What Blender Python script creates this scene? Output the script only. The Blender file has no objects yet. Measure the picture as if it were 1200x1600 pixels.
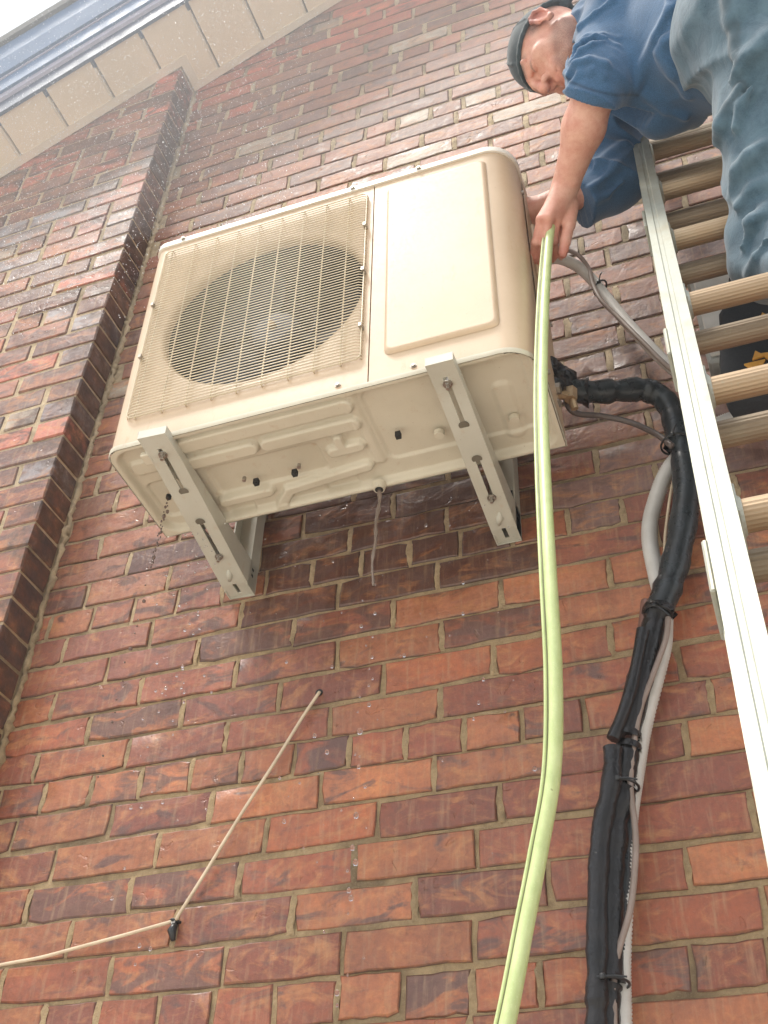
import bpy, math, random
import numpy as np
from mathutils import Matrix, Vector
random.seed(7); rng = np.random.default_rng(7)
S = bpy.context.scene
COL = S.collection
G = {'hose': [(-0.0418, -0.35, 1.4005), (-0.0552, -0.3378, 1.322), (-0.066, -0.3431, 1.2327), (-0.0773, -0.3782, 1.0238), (-0.0861, -0.3986, 0.8457), (-0.0896, -0.4189, 0.6999),
          (-0.0876, -0.4549, 0.5125), (-0.0862, -0.4802, 0.3139), (-0.0892, -0.4805, 0.1625), (-0.1021, -0.4678, 0.0385), (-0.1265, -0.4577, -0.0576), (-0.1481, -0.4567, -0.1429),
          (-0.1722, -0.4585, -0.2415), (-0.2191, -0.4435, -0.3823)],
 'pipe1': [(-0.103, -0.16, 1.0628), (-0.0845, -0.15, 1.0331), (-0.0573, -0.13, 1.0335), (-0.0052, -0.1, 1.0486), (0.0483, -0.075, 1.06), (0.0809, -0.06, 1.04), (0.0945, -0.05, 0.9943),
           (0.0936, -0.045, 0.9216)],
 'pipe2': [(0.0995, -0.055, 0.9171), (0.0941, -0.055, 0.8022), (0.0677, -0.055, 0.6858), (0.0383, -0.055, 0.5991), (0.0096, -0.055, 0.5368)],
 'pipe3': [(0.0039, -0.05, 0.5322), (-0.0324, -0.05, 0.4254), (-0.0699, -0.05, 0.3119)],
 'pipe4': [(-0.0691, -0.05, 0.2911), (-0.0836, -0.05, 0.2298)],
 'pipe5': [(-0.0863, -0.05, 0.2226), (-0.1071, -0.05, 0.1537), (-0.1233, -0.05, 0.0566), (-0.1377, -0.05, -0.0647)],
 'pipe6': [(-0.1381, -0.05, -0.069), (-0.1455, -0.05, -0.1191), (-0.1607, -0.05, -0.2359)],
 'inner': [(-0.009, -0.045, 0.5687), (-0.0658, -0.045, 0.3024), (-0.0823, -0.045, 0.271), (-0.0977, -0.045, 0.2182)],
 'pipeB': [(-0.0182, -0.075, 0.4891), (-0.0518, -0.075, 0.3766), (-0.0878, -0.075, 0.2951)],
 'pipeC': [(-0.0895, -0.075, 0.2784), (-0.0987, -0.075, 0.216), (-0.1201, -0.075, 0.1438), (-0.1346, -0.075, 0.0476), (-0.1464, -0.075, -0.0724), (-0.1521, -0.075, -0.1262),
           (-0.1641, -0.075, -0.2417)],
 'pipeD': [(-0.0614, -0.04, 0.3045), (-0.0784, -0.04, 0.2233), (-0.0955, -0.04, 0.1262), (-0.1121, -0.04, 0.031), (-0.1288, -0.04, -0.0621), (-0.1402, -0.04, -0.1329),
           (-0.1543, -0.04, -0.2339)],
 'conduitB': [(0.3131, -0.035, 1.026), (0.2264, -0.035, 0.9744), (0.1633, -0.035, 0.9545), (0.0748, -0.035, 0.8837), (0.0295, -0.035, 0.79), (0.0124, -0.035, 0.7165),
              (0.014, -0.035, 0.6272), (0.0192, -0.035, 0.5626), (0.0141, -0.035, 0.523), (0.0026, -0.035, 0.4663), (-0.0421, -0.035, 0.339), (-0.0663, -0.035, 0.2515),
              (-0.0842, -0.035, 0.1785), (-0.1005, -0.035, 0.0795), (-0.1176, -0.035, -0.0306), (-0.1256, -0.035, -0.116), (-0.1395, -0.035, -0.2409)],
 'conduitA': [(-0.1263, -0.19, 1.3743), (-0.1075, -0.15, 1.4575), (-0.0834, -0.12, 1.4958), (-0.0497, -0.09, 1.4937), (-0.021, -0.07, 1.4547), (0.0061, -0.06, 1.3842),
              (0.0436, -0.06, 1.2768), (0.1104, -0.07, 1.1081), (0.1633, -0.08, 1.0311), (0.1903, -0.08, 1.0106), (0.215, -0.06, 1.0527), (0.219, -0.05, 1.1)],
 'cableA': [(-0.1146, -0.16, 1.4664), (-0.0937, -0.13, 1.5259), (-0.064, -0.11, 1.5343), (-0.0386, -0.1, 1.5118), (-0.0231, -0.085, 1.4765), (-0.0188, -0.08, 1.4224),
            (-0.006, -0.08, 1.3602), (0.0217, -0.075, 1.3), (0.0595, -0.08, 1.2056), (0.1101, -0.09, 1.0807), (0.162, -0.1, 1.0031)],
 'cableB': [(-0.094, -0.15, 1.0069), (-0.0903, -0.14, 0.9868), (-0.0761, -0.12, 0.986), (-0.0375, -0.09, 0.9979), (0.0134, -0.07, 0.983), (0.0574, -0.07, 0.9368), (0.0827, -0.08, 0.8865)],
 'cableC': [(0.024, -0.06, 0.5167), (0.0141, -0.06, 0.473), (-0.0175, -0.06, 0.4038), (-0.0425, -0.06, 0.3481), (-0.0633, -0.06, 0.2711), (-0.0721, -0.06, 0.2176), (-0.0723, -0.06, 0.1546),
            (-0.0769, -0.06, 0.105), (-0.0926, -0.06, 0.0303), (-0.1171, -0.06, -0.0307), (-0.128, -0.06, -0.0775), (-0.1317, -0.06, -0.1231), (-0.1465, -0.06, -0.239)],
 'cableD': [(0.1, -0.035, 0.9984), (0.1001, -0.035, 0.9187), (0.0674, -0.035, 0.8277), (0.0422, -0.035, 0.7239), (0.0285, -0.035, 0.6526), (-0.003, -0.035, 0.5607)],
 'ties': [(0.0085, -0.06, 0.5295), (-0.0844, -0.06, 0.2216), (-0.1343, -0.06, -0.0701), (-0.0066, -0.06, 1.4308), (0.0895, -0.06, 0.9085)],
 'wire': [(-0.638, -0.002, 0.5276), (-0.6365, -0.01, 0.5182), (-0.6651, -0.012, 0.4681), (-0.7074, -0.014, 0.3876), (-0.7649, -0.014, 0.289), (-0.8189, -0.014, 0.1892),
          (-0.8562, -0.012, 0.1266), (-0.8673, -0.01, 0.1142), (-0.9041, -0.012, 0.1062), (-0.9737, -0.016, 0.0931), (-1.0486, -0.014, 0.0836), (-1.1216, -0.016, 0.0723),
          (-1.1973, -0.018, 0.0664), (-1.393, -0.02, 0.0475)],
 'valve': [(-0.1103, -0.21, 1.0357), (-0.0999, -0.19, 1.0387), (-0.0855, -0.17, 1.042), (-0.0954, -0.17, 1.0269), (-0.1027, -0.2, 0.9976), (-0.1048, -0.2, 0.9659), (-0.0806, -0.17, 0.9888),
           (-0.0774, -0.16, 0.98), (-0.0947, -0.19, 0.9339)],
 'box': [(0.1799, -0.1, 1.2693), (0.1825, -0.1, 1.1651), (0.2045, -0.1, 1.0598), (0.3274, -0.1, 1.2599), (0.2236, -0.14, 1.0927), (0.1935, -0.14, 0.9568), (0.2664, -0.14, 0.9053),
         (0.2452, -0.14, 1.0097), (0.2866, -0.14, 1.1455), (0.257, -0.14, 0.9784)],
 'emb': [(0.2529, -0.216, 0.9003), (0.2606, -0.216, 0.9249), (0.2762, -0.216, 0.9208), (0.2902, -0.216, 1.0148), (0.2743, -0.216, 0.8807)],
 'b_head': [(0.0112, -0.4579, 1.761)],
 'b_neck': [(0.0709, -0.4519, 1.7499)],
 'b_shL': [(0.143, -0.5149, 1.6503)],
 'b_elL': [(0.083, -0.5209, 1.4356)],
 'b_wrL': [(-0.015, -0.367, 1.3845)],
 'b_shR': [(0.1152, -0.2914, 1.8571)],
 'b_elR': [(0.0679, -0.2174, 1.5796)],
 'b_cuffR': [(-0.0044, -0.2292, 1.5162)],
 'b_wrR': [(-0.0557, -0.2542, 1.5054)],
 'b_haR': [(-0.1327, -0.2476, 1.5112)],
 'b_chest': [(0.1663, -0.4257, 1.7478)],
 'b_belly': [(0.2213, -0.4506, 1.6616)],
 'b_waist': [(0.2788, -0.4918, 1.5633)],
 'b_pelv': [(0.4136, -0.5961, 1.3529)],
 'b_hipL': [(0.3902, -0.5661, 1.2063)],
 'b_kneeL': [(0.3236, -0.4185, 0.9342)],
 'b_hemA': [(0.1684, -0.4605, 1.5292)],
 'b_hemB': [(0.198, -0.4071, 1.4861)],
 'b_k1': [(-0.0725, -0.3552, 1.3102)],
 'b_k2': [(-0.0579, -0.3577, 1.304)],
 'b_k3': [(-0.0466, -0.3426, 1.3155)],
 'b_k4': [(-0.0372, -0.3219, 1.3357)],
 'b_i1': [(-0.0934, -0.3263, 1.2789)],
 'b_i2': [(-0.1061, -0.2984, 1.2745)],
 'b_i3': [(-0.1136, -0.2746, 1.2767)],
 'b_m1': [(-0.0764, -0.3236, 1.2682)],
 'b_m2': [(-0.0929, -0.2949, 1.2689)],
 'b_m3': [(-0.1046, -0.2686, 1.2741)],
 'b_r1': [(-0.0591, -0.3092, 1.2906)],
 'b_r2': [(-0.0642, -0.2771, 1.2926)],
 'b_r3': [(-0.0763, -0.2573, 1.3045)],
 'b_l1': [(-0.0431, -0.2901, 1.3225)],
 'b_l2': [(-0.0447, -0.2615, 1.3221)],
 'b_l3': [(-0.0565, -0.2438, 1.3289)],
 'b_t0': [(-0.0128, -0.3328, 1.3648)],
 'b_t1': [(-0.0242, -0.3231, 1.3122)],
 'b_t2': [(-0.0366, -0.3166, 1.2701)],
 'b_t3': [(-0.0459, -0.3061, 1.2478)],
 'folds_s': [[[0.2515, -0.6395, 1.4709], [0.2428, -0.624, 1.442], [0.212, -0.5827, 1.4402], [0.1831, -0.535, 1.4505], [0.1578, -0.4968, 1.4422]],
             [[0.2724, -0.6079, 1.3927], [0.247, -0.5956, 1.4052], [0.2254, -0.5827, 1.4157], [0.2177, -0.563, 1.4191], [0.2289, -0.5217, 1.3959], [0.2445, -0.469, 1.3988]],
             [[0.2859, -0.6375, 1.4231], [0.2755, -0.6077, 1.3908], [0.2661, -0.5695, 1.3741], [0.2476, -0.4735, 1.3987]],
             [[0.1493, -0.5959, 1.611], [0.1124, -0.5877, 1.602], [0.0787, -0.5677, 1.606], [0.0401, -0.4797, 1.6996], [0.0364, -0.5587, 1.4463]],
             [[0.136, -0.5759, 1.5063], [0.1044, -0.5872, 1.5137], [0.0811, -0.5839, 1.5125], [0.0641, -0.5755, 1.5116], [0.0474, -0.5673, 1.484]],
             [[0.121, -0.5801, 1.4953], [0.0955, -0.5872, 1.483], [0.0724, -0.5839, 1.4818], [0.0514, -0.5709, 1.4744]], [[0.0494, -0.5119, 1.722], [0.0426, -0.4798, 1.6948]],
             [[-0.0055, -0.2711, 1.4871], [0.0343, -0.2685, 1.5073], [0.0796, -0.276, 1.5342], [0.1197, -0.2754, 1.5897]],
             [[0.0211, -0.2516, 1.4781], [0.0555, -0.2438, 1.4965], [0.0894, -0.2519, 1.5162]],
             [[0.1004, -0.5538, 1.4142], [0.0854, -0.5652, 1.4226], [0.0612, -0.5634, 1.4316], [0.0438, -0.5556, 1.4222]],
             [[0.111, -0.567, 1.4324], [0.0843, -0.5798, 1.4434], [0.0593, -0.5758, 1.4498], [0.0442, -0.5638, 1.4519]],
             [[0.1729, -0.4736, 1.4395], [0.2016, -0.4357, 1.4271], [0.2343, -0.4104, 1.4267]]],
 'folds_j': [[[0.326, -0.7042, 1.2628], [0.3269, -0.6796, 1.2316], [0.3239, -0.6616, 1.1905], [0.3175, -0.6432, 1.1536]],
             [[0.3121, -0.62, 1.1212], [0.2934, -0.5944, 1.1197], [0.2761, -0.5708, 1.1088], [0.2646, -0.5356, 1.1125]],
             [[0.3676, -0.6676, 1.1551], [0.3361, -0.6523, 1.1499], [0.3128, -0.6371, 1.1423], [0.2881, -0.6112, 1.15]],
             [[0.355, -0.6323, 1.107], [0.3293, -0.6199, 1.1043], [0.3109, -0.601, 1.0978], [0.2941, -0.5792, 1.0741]],
             [[0.3311, -0.5709, 1.0179], [0.3015, -0.5594, 1.0145], [0.2789, -0.5357, 1.0163], [0.2641, -0.5072, 1.0105]],
             [[0.319, -0.5357, 0.9671], [0.2897, -0.5263, 0.969], [0.268, -0.5054, 0.9741]], [[0.3061, -0.5131, 0.9261], [0.2825, -0.5051, 0.9138], [0.2618, -0.4801, 0.8971]],
             [[0.2935, -0.5231, 0.841], [0.2761, -0.4946, 0.8459], [0.2632, -0.4537, 0.8551]]],
 'cam': (0.14509, -1.64906, -0.62767),
 'R': [[0.937622, 0.345784, 0.036034], [0.204904, -0.633377, 0.746223], [-0.280855, 0.692292, 0.66472]],
 'f': 1762.917,
 'ac': [0.8318, 0.2542, 0.6722, -0.9301, -0.42, 0.8583, 0.0189, 0.0019, -0.0235],
 'acR': [[0.999545, -0.018913, -0.023508], [0.018864, 0.999819, -0.002312], [0.023547, 0.001867, 0.999721]]}
# ------------------------------------------------------------------ camera
cam = bpy.data.cameras.new('camera'); co = bpy.data.objects.new('camera', cam); COL.objects.link(co)
Rm = G['R']
co.matrix_world = Matrix([[Rm[0][i], Rm[1][i], -Rm[2][i], G['cam'][i]] for i in range(3)] + [[0, 0, 0, 1]])
cam.sensor_fit = 'VERTICAL'; cam.sensor_height = 36.0; cam.lens = G['f'] / 1600 * 36.0
cam.clip_start = 0.02; cam.clip_end = 3000
S.camera = co
# ------------------------------------------------------------------ world, sun, exposure
SUN_EL, SUN_AZ = math.radians(66), math.radians(223)      # azimuth from +y (north), clockwise: light comes over the left shoulder
wd = bpy.data.worlds.new('World'); S.world = wd; wd.use_nodes = True
wn = wd.node_tree; wn.nodes.clear()
sky = wn.nodes.new('ShaderNodeTexSky'); sky.sky_type = 'NISHITA'; sky.sun_disc = False
sky.sun_elevation = SUN_EL; sky.sun_rotation = SUN_AZ; sky.dust_density = 4.0; sky.air_density = 1.0
mixw = wn.nodes.new('ShaderNodeMix'); mixw.data_type = 'RGBA'; mixw.inputs['Factor'].default_value = 0.72
mixw.inputs['B'].default_value = (8.6, 8.9, 9.2, 1)       # thin bright cloud over the whole sky
bg = wn.nodes.new('ShaderNodeBackground'); bg.inputs['Strength'].default_value = 0.092
wo = wn.nodes.new('ShaderNodeOutputWorld')
wn.links.new(sky.outputs['Color'], mixw.inputs['A']); wn.links.new(mixw.outputs['Result'], bg.inputs['Color'])
wn.links.new(bg.outputs['Background'], wo.inputs['Surface'])
sl = bpy.data.lights.new('sun', 'SUN'); sl.energy = 2.5; sl.angle = math.radians(14); sl.color = (1.0, 0.95, 0.87)
so = bpy.data.objects.new('sun', sl); COL.objects.link(so)
sd = Vector((math.sin(SUN_AZ) * math.cos(SUN_EL), math.cos(SUN_AZ) * math.cos(SUN_EL), math.sin(SUN_EL)))
so.rotation_euler = sd.to_track_quat('Z', 'Y').to_euler(); so.location = sd * 30
S.view_settings.view_transform = 'Standard'; S.view_settings.look = 'None'
S.view_settings.exposure = 1.24; S.view_settings.gamma = 1.0
S.render.engine = 'CYCLES'
# ------------------------------------------------------------------ helpers
def tag(o, label=None, cat=None, group=None, kind=None):
    if label: o['label'] = label
    if cat: o['category'] = cat
    if group: o['group'] = group
    if kind: o['kind'] = kind
    return o
def empty(name, loc=(0, 0, 0), parent=None):
    o = bpy.data.objects.new(name, None); COL.objects.link(o); o.location = loc; o.empty_display_size = .05
    if parent: o.parent = parent
    return o
class MB:
    def __init__(s): s.v = []; s.f = []
    def add(s, v, f):
        n = len(s.v); s.v += [tuple(map(float, a)) for a in v]; s.f += [tuple(i + n for i in a) for a in f]; return s
    def box(s, a, b, ch=0.0, M=None):
        x0, y0, z0 = a; x1, y1, z1 = b
        if ch <= 0:
            v = [(x, y, z) for z in (z0, z1) for y in (y0, y1) for x in (x0, x1)]
            f = [(0, 2, 3, 1), (4, 5, 7, 6), (0, 1, 5, 4), (1, 3, 7, 5), (3, 2, 6, 7), (2, 0, 4, 6)]
        else:
            c = [(x0 + x1) / 2, (y0 + y1) / 2, (z0 + z1) / 2]; h = [(x1 - x0) / 2, (y1 - y0) / 2, (z1 - z0) / 2]
            v = []; idx = {}
            for sx in (-1, 1):
                for sy in (-1, 1):
                    for sz in (-1, 1):
                        for ax in range(3):
                            d = [h[0] - ch, h[1] - ch, h[2] - ch]; d[ax] = h[ax]
                            idx[(sx, sy, sz, ax)] = len(v); v.append((c[0] + sx * d[0], c[1] + sy * d[1], c[2] + sz * d[2]))
            f = []
            sg = (-1, 1)
            for ax in range(3):
                for s1 in sg:
                    q = []
                    for (p1, p2) in ((-1, -1), (1, -1), (1, 1), (-1, 1)):
                        t = [0, 0, 0]; t[ax] = s1; t[(ax + 1) % 3] = p1; t[(ax + 2) % 3] = p2; q.append(idx[(t[0], t[1], t[2], ax)])
                    f.append(tuple(q) if s1 > 0 else tuple(q[::-1]))
            for ax in range(3):
                b1, b2 = (ax + 1) % 3, (ax + 2) % 3
                for p1 in sg:
                    for p2 in sg:
                        t0 = [0, 0, 0]; t0[b1] = p1; t0[b2] = p2; t1 = list(t0); t0[ax] = -1; t1[ax] = 1
                        q = (idx[(*t0, b1)], idx[(*t1, b1)], idx[(*t1, b2)], idx[(*t0, b2)])
                        f.append(q if p1 * p2 < 0 else q[::-1])
            for sx in sg:
                for sy in sg:
                    for sz in sg:
                        q = (idx[(sx, sy, sz, 0)], idx[(sx, sy, sz, 1)], idx[(sx, sy, sz, 2)])
                        f.append(q if sx * sy * sz > 0 else q[::-1])
        if M is not None: v = [M @ Vector(p) for p in v]
        return s.add(v, f)
    def prism(s, poly, a, b, axis=1, flip=False):
        # poly in the two other axes (cyclic order), extruded along axis from a to b
        n = len(poly); v = []
        for t in (a, b):
            for p in poly:
                q = [0, 0, 0]; q[axis] = t; o = [i for i in range(3) if i != axis]; q[o[0]], q[o[1]] = p; v.append(q)
        f = [tuple(range(n)), tuple(range(2 * n - 1, n - 1, -1))] + [(i, i + n, (i + 1) % n + n, (i + 1) % n) for i in range(n)]
        if flip: f = [g[::-1] for g in f]
        return s.add(v, f)
    def tube(s, pts, r, n=10, cap=True, prof=None):
        pts = [Vector(p) for p in pts]; m = len(pts)
        rr = r if hasattr(r, '__len__') else [r] * m
        T = [(pts[min(i + 1, m - 1)] - pts[max(i - 1, 0)]).normalized() for i in range(m)]
        up = Vector((0, 0, 1)) if abs(T[0].z) < .9 else Vector((1, 0, 0))
        N = (up - T[0] * up.dot(T[0])).normalized(); v = []
        for i in range(m):
            N = (N - T[i] * N.dot(T[i])).normalized(); B = T[i].cross(N)
            for k in range(n):
                a = 2 * math.pi * k / n; q = prof[k] if prof else 1.0
                v.append(pts[i] + (N * math.cos(a) + B * math.sin(a)) * rr[i] * q)
        f = [(i * n + k, i * n + (k + 1) % n, (i + 1) * n + (k + 1) % n, (i + 1) * n + k) for i in range(m - 1) for k in range(n)]
        if cap: f += [tuple(range(n - 1, -1, -1)), tuple((m - 1) * n + k for k in range(n))]
        return s.add(v, f)
    def disc(s, c, r, h, axis=1, n=16, r2=None, flip=False):
        p0 = Vector(c); d = Vector((0, 0, 0)); d[axis] = h
        return s.tube([p0, p0 + d], [r, r2 if r2 is not None else r], n)
    def mesh(s, name, smooth=False):
        me = bpy.data.meshes.new(name); me.from_pydata(s.v, [], s.f); me.validate(); me.update()
        if smooth:
            for p in me.polygons: p.use_smooth = True
        return me
    def build(s, name, m, parent=None, smooth=False, sharp=None):
        me = s.mesh(name, smooth); me.materials.append(m)
        if smooth and sharp: me.set_sharp_from_angle(angle=math.radians(sharp))
        o = bpy.data.objects.new(name, me); COL.objects.link(o)
        if parent: o.parent = parent
        return o
def put(name, me, parent, loc=(0, 0, 0), rot=(0, 0, 0), sc=(1, 1, 1)):
    o = bpy.data.objects.new(name, me); COL.objects.link(o); o.parent = parent
    o.location = loc; o.rotation_euler = rot; o.scale = sc; return o
def spline(pts, n=8):
    P = [Vector(p) for p in pts]; out = []
    for i in range(len(P) - 1):
        a = P[max(i - 1, 0)]; b = P[i]; c = P[i + 1]; d = P[min(i + 2, len(P) - 1)]
        for k in range(n):
            t = k / n
            out.append(.5 * ((2 * b) + (c - a) * t + (2 * a - 5 * b + 4 * c - d) * t * t + (3 * b - a - 3 * c + d) * t ** 3))
    out.append(P[-1]); return out
# ------------------------------------------------------------------ materials
class NT:
    def __init__(s, name):
        s.m = bpy.data.materials.new(name); s.m.use_nodes = True; s.t = s.m.node_tree; s.t.nodes.clear()
        s.out = s.n('ShaderNodeOutputMaterial'); s.b = s.n('ShaderNodeBsdfPrincipled'); s.l(s.b.outputs[0], s.out.inputs[0])
        s.pos = s.n('ShaderNodeNewGeometry').outputs['Position']; s.obc = s.n('ShaderNodeTexCoord').outputs['Object']
    def n(s, t): return s.t.nodes.new(t)
    def l(s, a, b): s.t.links.new(a, b)
    def noise(s, scale, detail=4, rough=.6, vec=None, dist=0):
        n = s.n('ShaderNodeTexNoise'); n.inputs['Scale'].default_value = scale; n.inputs['Detail'].default_value = detail
        n.inputs['Roughness'].default_value = rough; n.inputs['Distortion'].default_value = dist
        s.l(vec if vec is not None else s.pos, n.inputs['Vector']); return n.outputs['Fac']
    def ramp(s, fac, a, b, c0=0.0, c1=1.0):
        r = s.n('ShaderNodeMapRange'); r.inputs[1].default_value = a; r.inputs[2].default_value = b; r.inputs[3].default_value = c0; r.inputs[4].default_value = c1
        s.l(fac, r.inputs[0]); return r.outputs[0]
    def mix(s, fac, a, b, mode='MIX'):
        m = s.n('ShaderNodeMix'); m.data_type = 'RGBA'; m.blend_type = mode
        for v, k in ((fac, 'Factor'), (a, 'A'), (b, 'B')):
            if isinstance(v, (int, float)): m.inputs[k].default_value = v
            elif isinstance(v, tuple): m.inputs[k].default_value = (*v[:3], 1)
            else: s.l(v, m.inputs[k])
        return m.outputs['Result']
    def math(s, op, a, b=0.0):
        m = s.n('ShaderNodeMath'); m.operation = op
        for v, k in ((a, 0), (b, 1)):
            if isinstance(v, (int, float)): m.inputs[k].default_value = v
            else: s.l(v, m.inputs[k])
        return m.outputs[0]
    def sep(s, v):
        x = s.n('ShaderNodeSeparateXYZ'); s.l(v, x.inputs[0]); return x.outputs
    def scalev(s, v, sc):
        x = s.n('ShaderNodeMapping'); x.inputs['Scale'].default_value = sc; s.l(v, x.inputs['Vector']); return x.outputs[0]
    def set(s, k, v):
        i = s.b.inputs[k]
        if isinstance(v, (int, float)): i.default_value = v
        elif isinstance(v, tuple): i.default_value = (*v[:3], 1) if len(i.default_value) == 4 else v
        else: s.l(v, i)
    def bump(s, h, strength=.3, dist=.002):
        b = s.n('ShaderNodeBump'); b.inputs['Strength'].default_value = strength; b.inputs['Distance'].default_value = dist
        s.l(h, b.inputs['Height']); s.l(b.outputs[0], s.b.inputs['Normal'])
def simple(name, c, rough=.5, metal=0, var=.12, scale=30, bump=.0, c2=None, bd=.001, **kw):
    t = NT(name); n = t.noise(scale, 5)
    c2 = c2 or tuple(x * (1 - var * 2) for x in c)
    t.set('Base Color', t.mix(t.ramp(n, .35, .7), c, c2)); t.set('Metallic', metal)
    t.set('Roughness', t.ramp(t.noise(scale * 2.3, 3), .3, .7, max(rough - .08, .02), rough + .1))
    if bump: t.bump(t.noise(scale * 4, 4), bump, bd)
    for k, v in kw.items(): t.set(k.replace('_', ' '), v)
    return t.m
def brick_mat(name, kind):
    t = NT(name)
    def at(n, out='Color'):
        a = t.n('ShaderNodeAttribute'); a.attribute_type = kind; a.attribute_name = n; return a.outputs[out]
    tint = at('tint'); misc = t.sep(at('misc', 'Vector'))       # misc: glaze, wet, chalk
    st = t.scalev(t.pos, (1, 1, 2.2))
    big = t.noise(9, 5, .62, st, .6); fine = t.noise(95, 6, .7); grain = t.noise(420, 3, .7)
    c = t.mix(t.ramp(big, .38, .66), tint, t.mix(.45, tint, (.24, .085, .05)))
    c = t.mix(t.ramp(t.noise(12, 5, .65, st, 1.2), .50, .66, 0, .65), c, (.58, .25, .095))
    # blue-brown fired glaze patches, strong on some bricks
    gl = t.ramp(t.math('ADD', t.noise(11, 4, .6, st, .9), t.math('MULTIPLY', misc[0], .30)), .62, .74)
    c = t.mix(t.math('MULTIPLY', gl, .85), c, (.135, .070, .056))
    # pale lime bloom and mortar smears
    ch = t.math('MULTIPLY', t.ramp(t.noise(26, 6, .75, None, .5), .52, .72), misc[2])
    c = t.mix(ch, c, (.46, .36, .29))
    c = t.mix(t.ramp(fine, .3, .62, .34, 0), c, (.04, .018, .01))
    c = t.mix(t.ramp(t.noise(18, 6, .75, None, 1.5), .54, .72, 0, .55), c, t.mix(1.0, c, (.45, .36, .34), 'MULTIPLY'))
    c = t.mix(t.ramp(grain, .58, .72, 0, .22), c, (.55, .36, .25))
    str_ = t.noise(60, 4, .6, t.scalev(t.pos, (1.6, 1, .16)))
    c = t.mix(t.math('MULTIPLY', t.ramp(str_, .52, .72), .34), c, (.50, .33, .18))
    ra = t.n('ShaderNodeAttribute'); ra.attribute_name = 'rim'; rim = ra.outputs['Fac']
    rn = t.noise(34, 4, .7)
    c = t.mix(t.math('MULTIPLY', t.math('MINIMUM', rim, 1.0), t.ramp(rn, .35, .6, .25, .95)), c, (.085, .045, .026))
    c = t.mix(t.math('MULTIPLY', t.ramp(rim, 1.2, 2.0), t.ramp(t.noise(7, 5, .7), .42, .62, .0, .85)), c, t.mix(.4, (.045, .036, .042), t.mix(1.0, c, (.42, .38, .42), 'MULTIPLY')))  # right-hand ends: soot, with the return face's shade painted in
    wet = t.math('MULTIPLY', misc[1], t.ramp(t.noise(6, 4, .6, t.scalev(t.pos, (1.5, 1, .5))), .30, .62))
    c = t.mix(t.math('MULTIPLY', wet, .42), c, t.mix(1.0, c, (.30, .26, .26), 'MULTIPLY'))
    t.set('Base Color', c)
    r = t.ramp(fine, .3, .7, .50, .72)
    r = t.math('SUBTRACT', r, t.math('MULTIPLY', wet, .36)); r = t.math('SUBTRACT', r, t.math('MULTIPLY', gl, .14))
    t.set('Roughness', t.math('MAXIMUM', r, .30))
    ck = t.ramp(t.noise(30, 3, .55, None, .9), .66, .72)
    h = t.math('ADD', t.math('MULTIPLY', t.noise(15, 4, .55, None, .4), 1.1), t.math('MULTIPLY', fine, .22)); h = t.math('ADD', h, t.math('MULTIPLY', grain, .05)); h = t.math('SUBTRACT', h, t.math('MULTIPLY', ck, .35))
    t.bump(h, .8, .0048)
    return t.m
M = {}
M['brick_o'] = brick_mat('brick_single', 'OBJECT'); M['brick_g'] = brick_mat('brick_joined', 'GEOMETRY')
def mortar():
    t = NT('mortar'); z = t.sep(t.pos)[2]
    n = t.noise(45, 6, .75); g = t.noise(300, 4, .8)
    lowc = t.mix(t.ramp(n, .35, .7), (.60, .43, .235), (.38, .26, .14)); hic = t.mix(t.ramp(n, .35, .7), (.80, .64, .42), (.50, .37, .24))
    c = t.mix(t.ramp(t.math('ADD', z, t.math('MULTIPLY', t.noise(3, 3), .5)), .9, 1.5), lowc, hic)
    c = t.mix(t.ramp(t.noise(5, 4), .5, .68, 0, .6), c, (.09, .065, .04))
    c = t.mix(t.ramp(g, .55, .7, 0, .35), c, (.7, .6, .42))
    t.set('Base Color', c); t.set('Roughness', .85); t.bump(t.math('ADD', n, t.math('MULTIPLY', g, .6)), 1.0, .012); return t.m
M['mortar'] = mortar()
def farwall():
    t = NT('far_brickwork'); b = t.n('ShaderNodeTexBrick'); v = t.n('ShaderNodeCombineXYZ'); s = t.sep(t.pos)
    t.l(s[0], v.inputs[0]); t.l(s[2], v.inputs[1]); t.l(v.outputs[0], b.inputs['Vector'])
    b.inputs['Scale'].default_value = 1; b.inputs['Brick Width'].default_value = .2135; b.inputs['Row Height'].default_value = .072; b.inputs['Mortar Size'].default_value = .005
    b.inputs['Color1'].default_value = (.27, .09, .05, 1); b.inputs['Color2'].default_value = (.17, .07, .05, 1); b.inputs['Mortar'].default_value = (.4, .3, .18, 1)
    t.set('Base Color', b.outputs[0]); t.set('Roughness', .8); t.bump(b.outputs[1], -.5, .004); return t.m
M['far'] = farwall()
def cream(name, c, c2, rust=.0, rough=.33):
    t = NT(name); n = t.noise(5, 4); f = t.noise(120, 4)
    col = t.mix(t.ramp(n, .35, .7), c, c2)
    col = t.mix(t.ramp(t.noise(38, 5, .7, t.scalev(t.obc, (1, 1, .3))), .60, .76, 0, .30 + rust), col, (.42, .25, .12))
    col = t.mix(t.ramp(t.noise(260, 2), .70, .76, 0, .5), col, (.22, .13, .07))
    t.set('Base Color', col); t.set('Roughness', t.ramp(f, .3, .7, rough + .05, rough + .2)); t.bump(f, .06, .001); t.set('Coat Weight', .2); t.set('Coat Roughness', .22); return t.m
M['cream'] = cream('cream_enamel', (.575, .43, .285), (.50, .365, .235), .10)
M['cream_pan'] = cream('cream_pan', (.60, .55, .43), (.50, .45, .34), .15, .38)
M['cream_lid'] = cream('pale_lid_enamel', (.78, .74, .66), (.70, .64, .54))
M['bracket'] = cream('bracket_enamel', (.52, .51, .43), (.45, .43, .35), .05, .3)
M['wire'] = simple('grille_wire_enamel', (.64, .54, .38), .35, var=.08)
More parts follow.
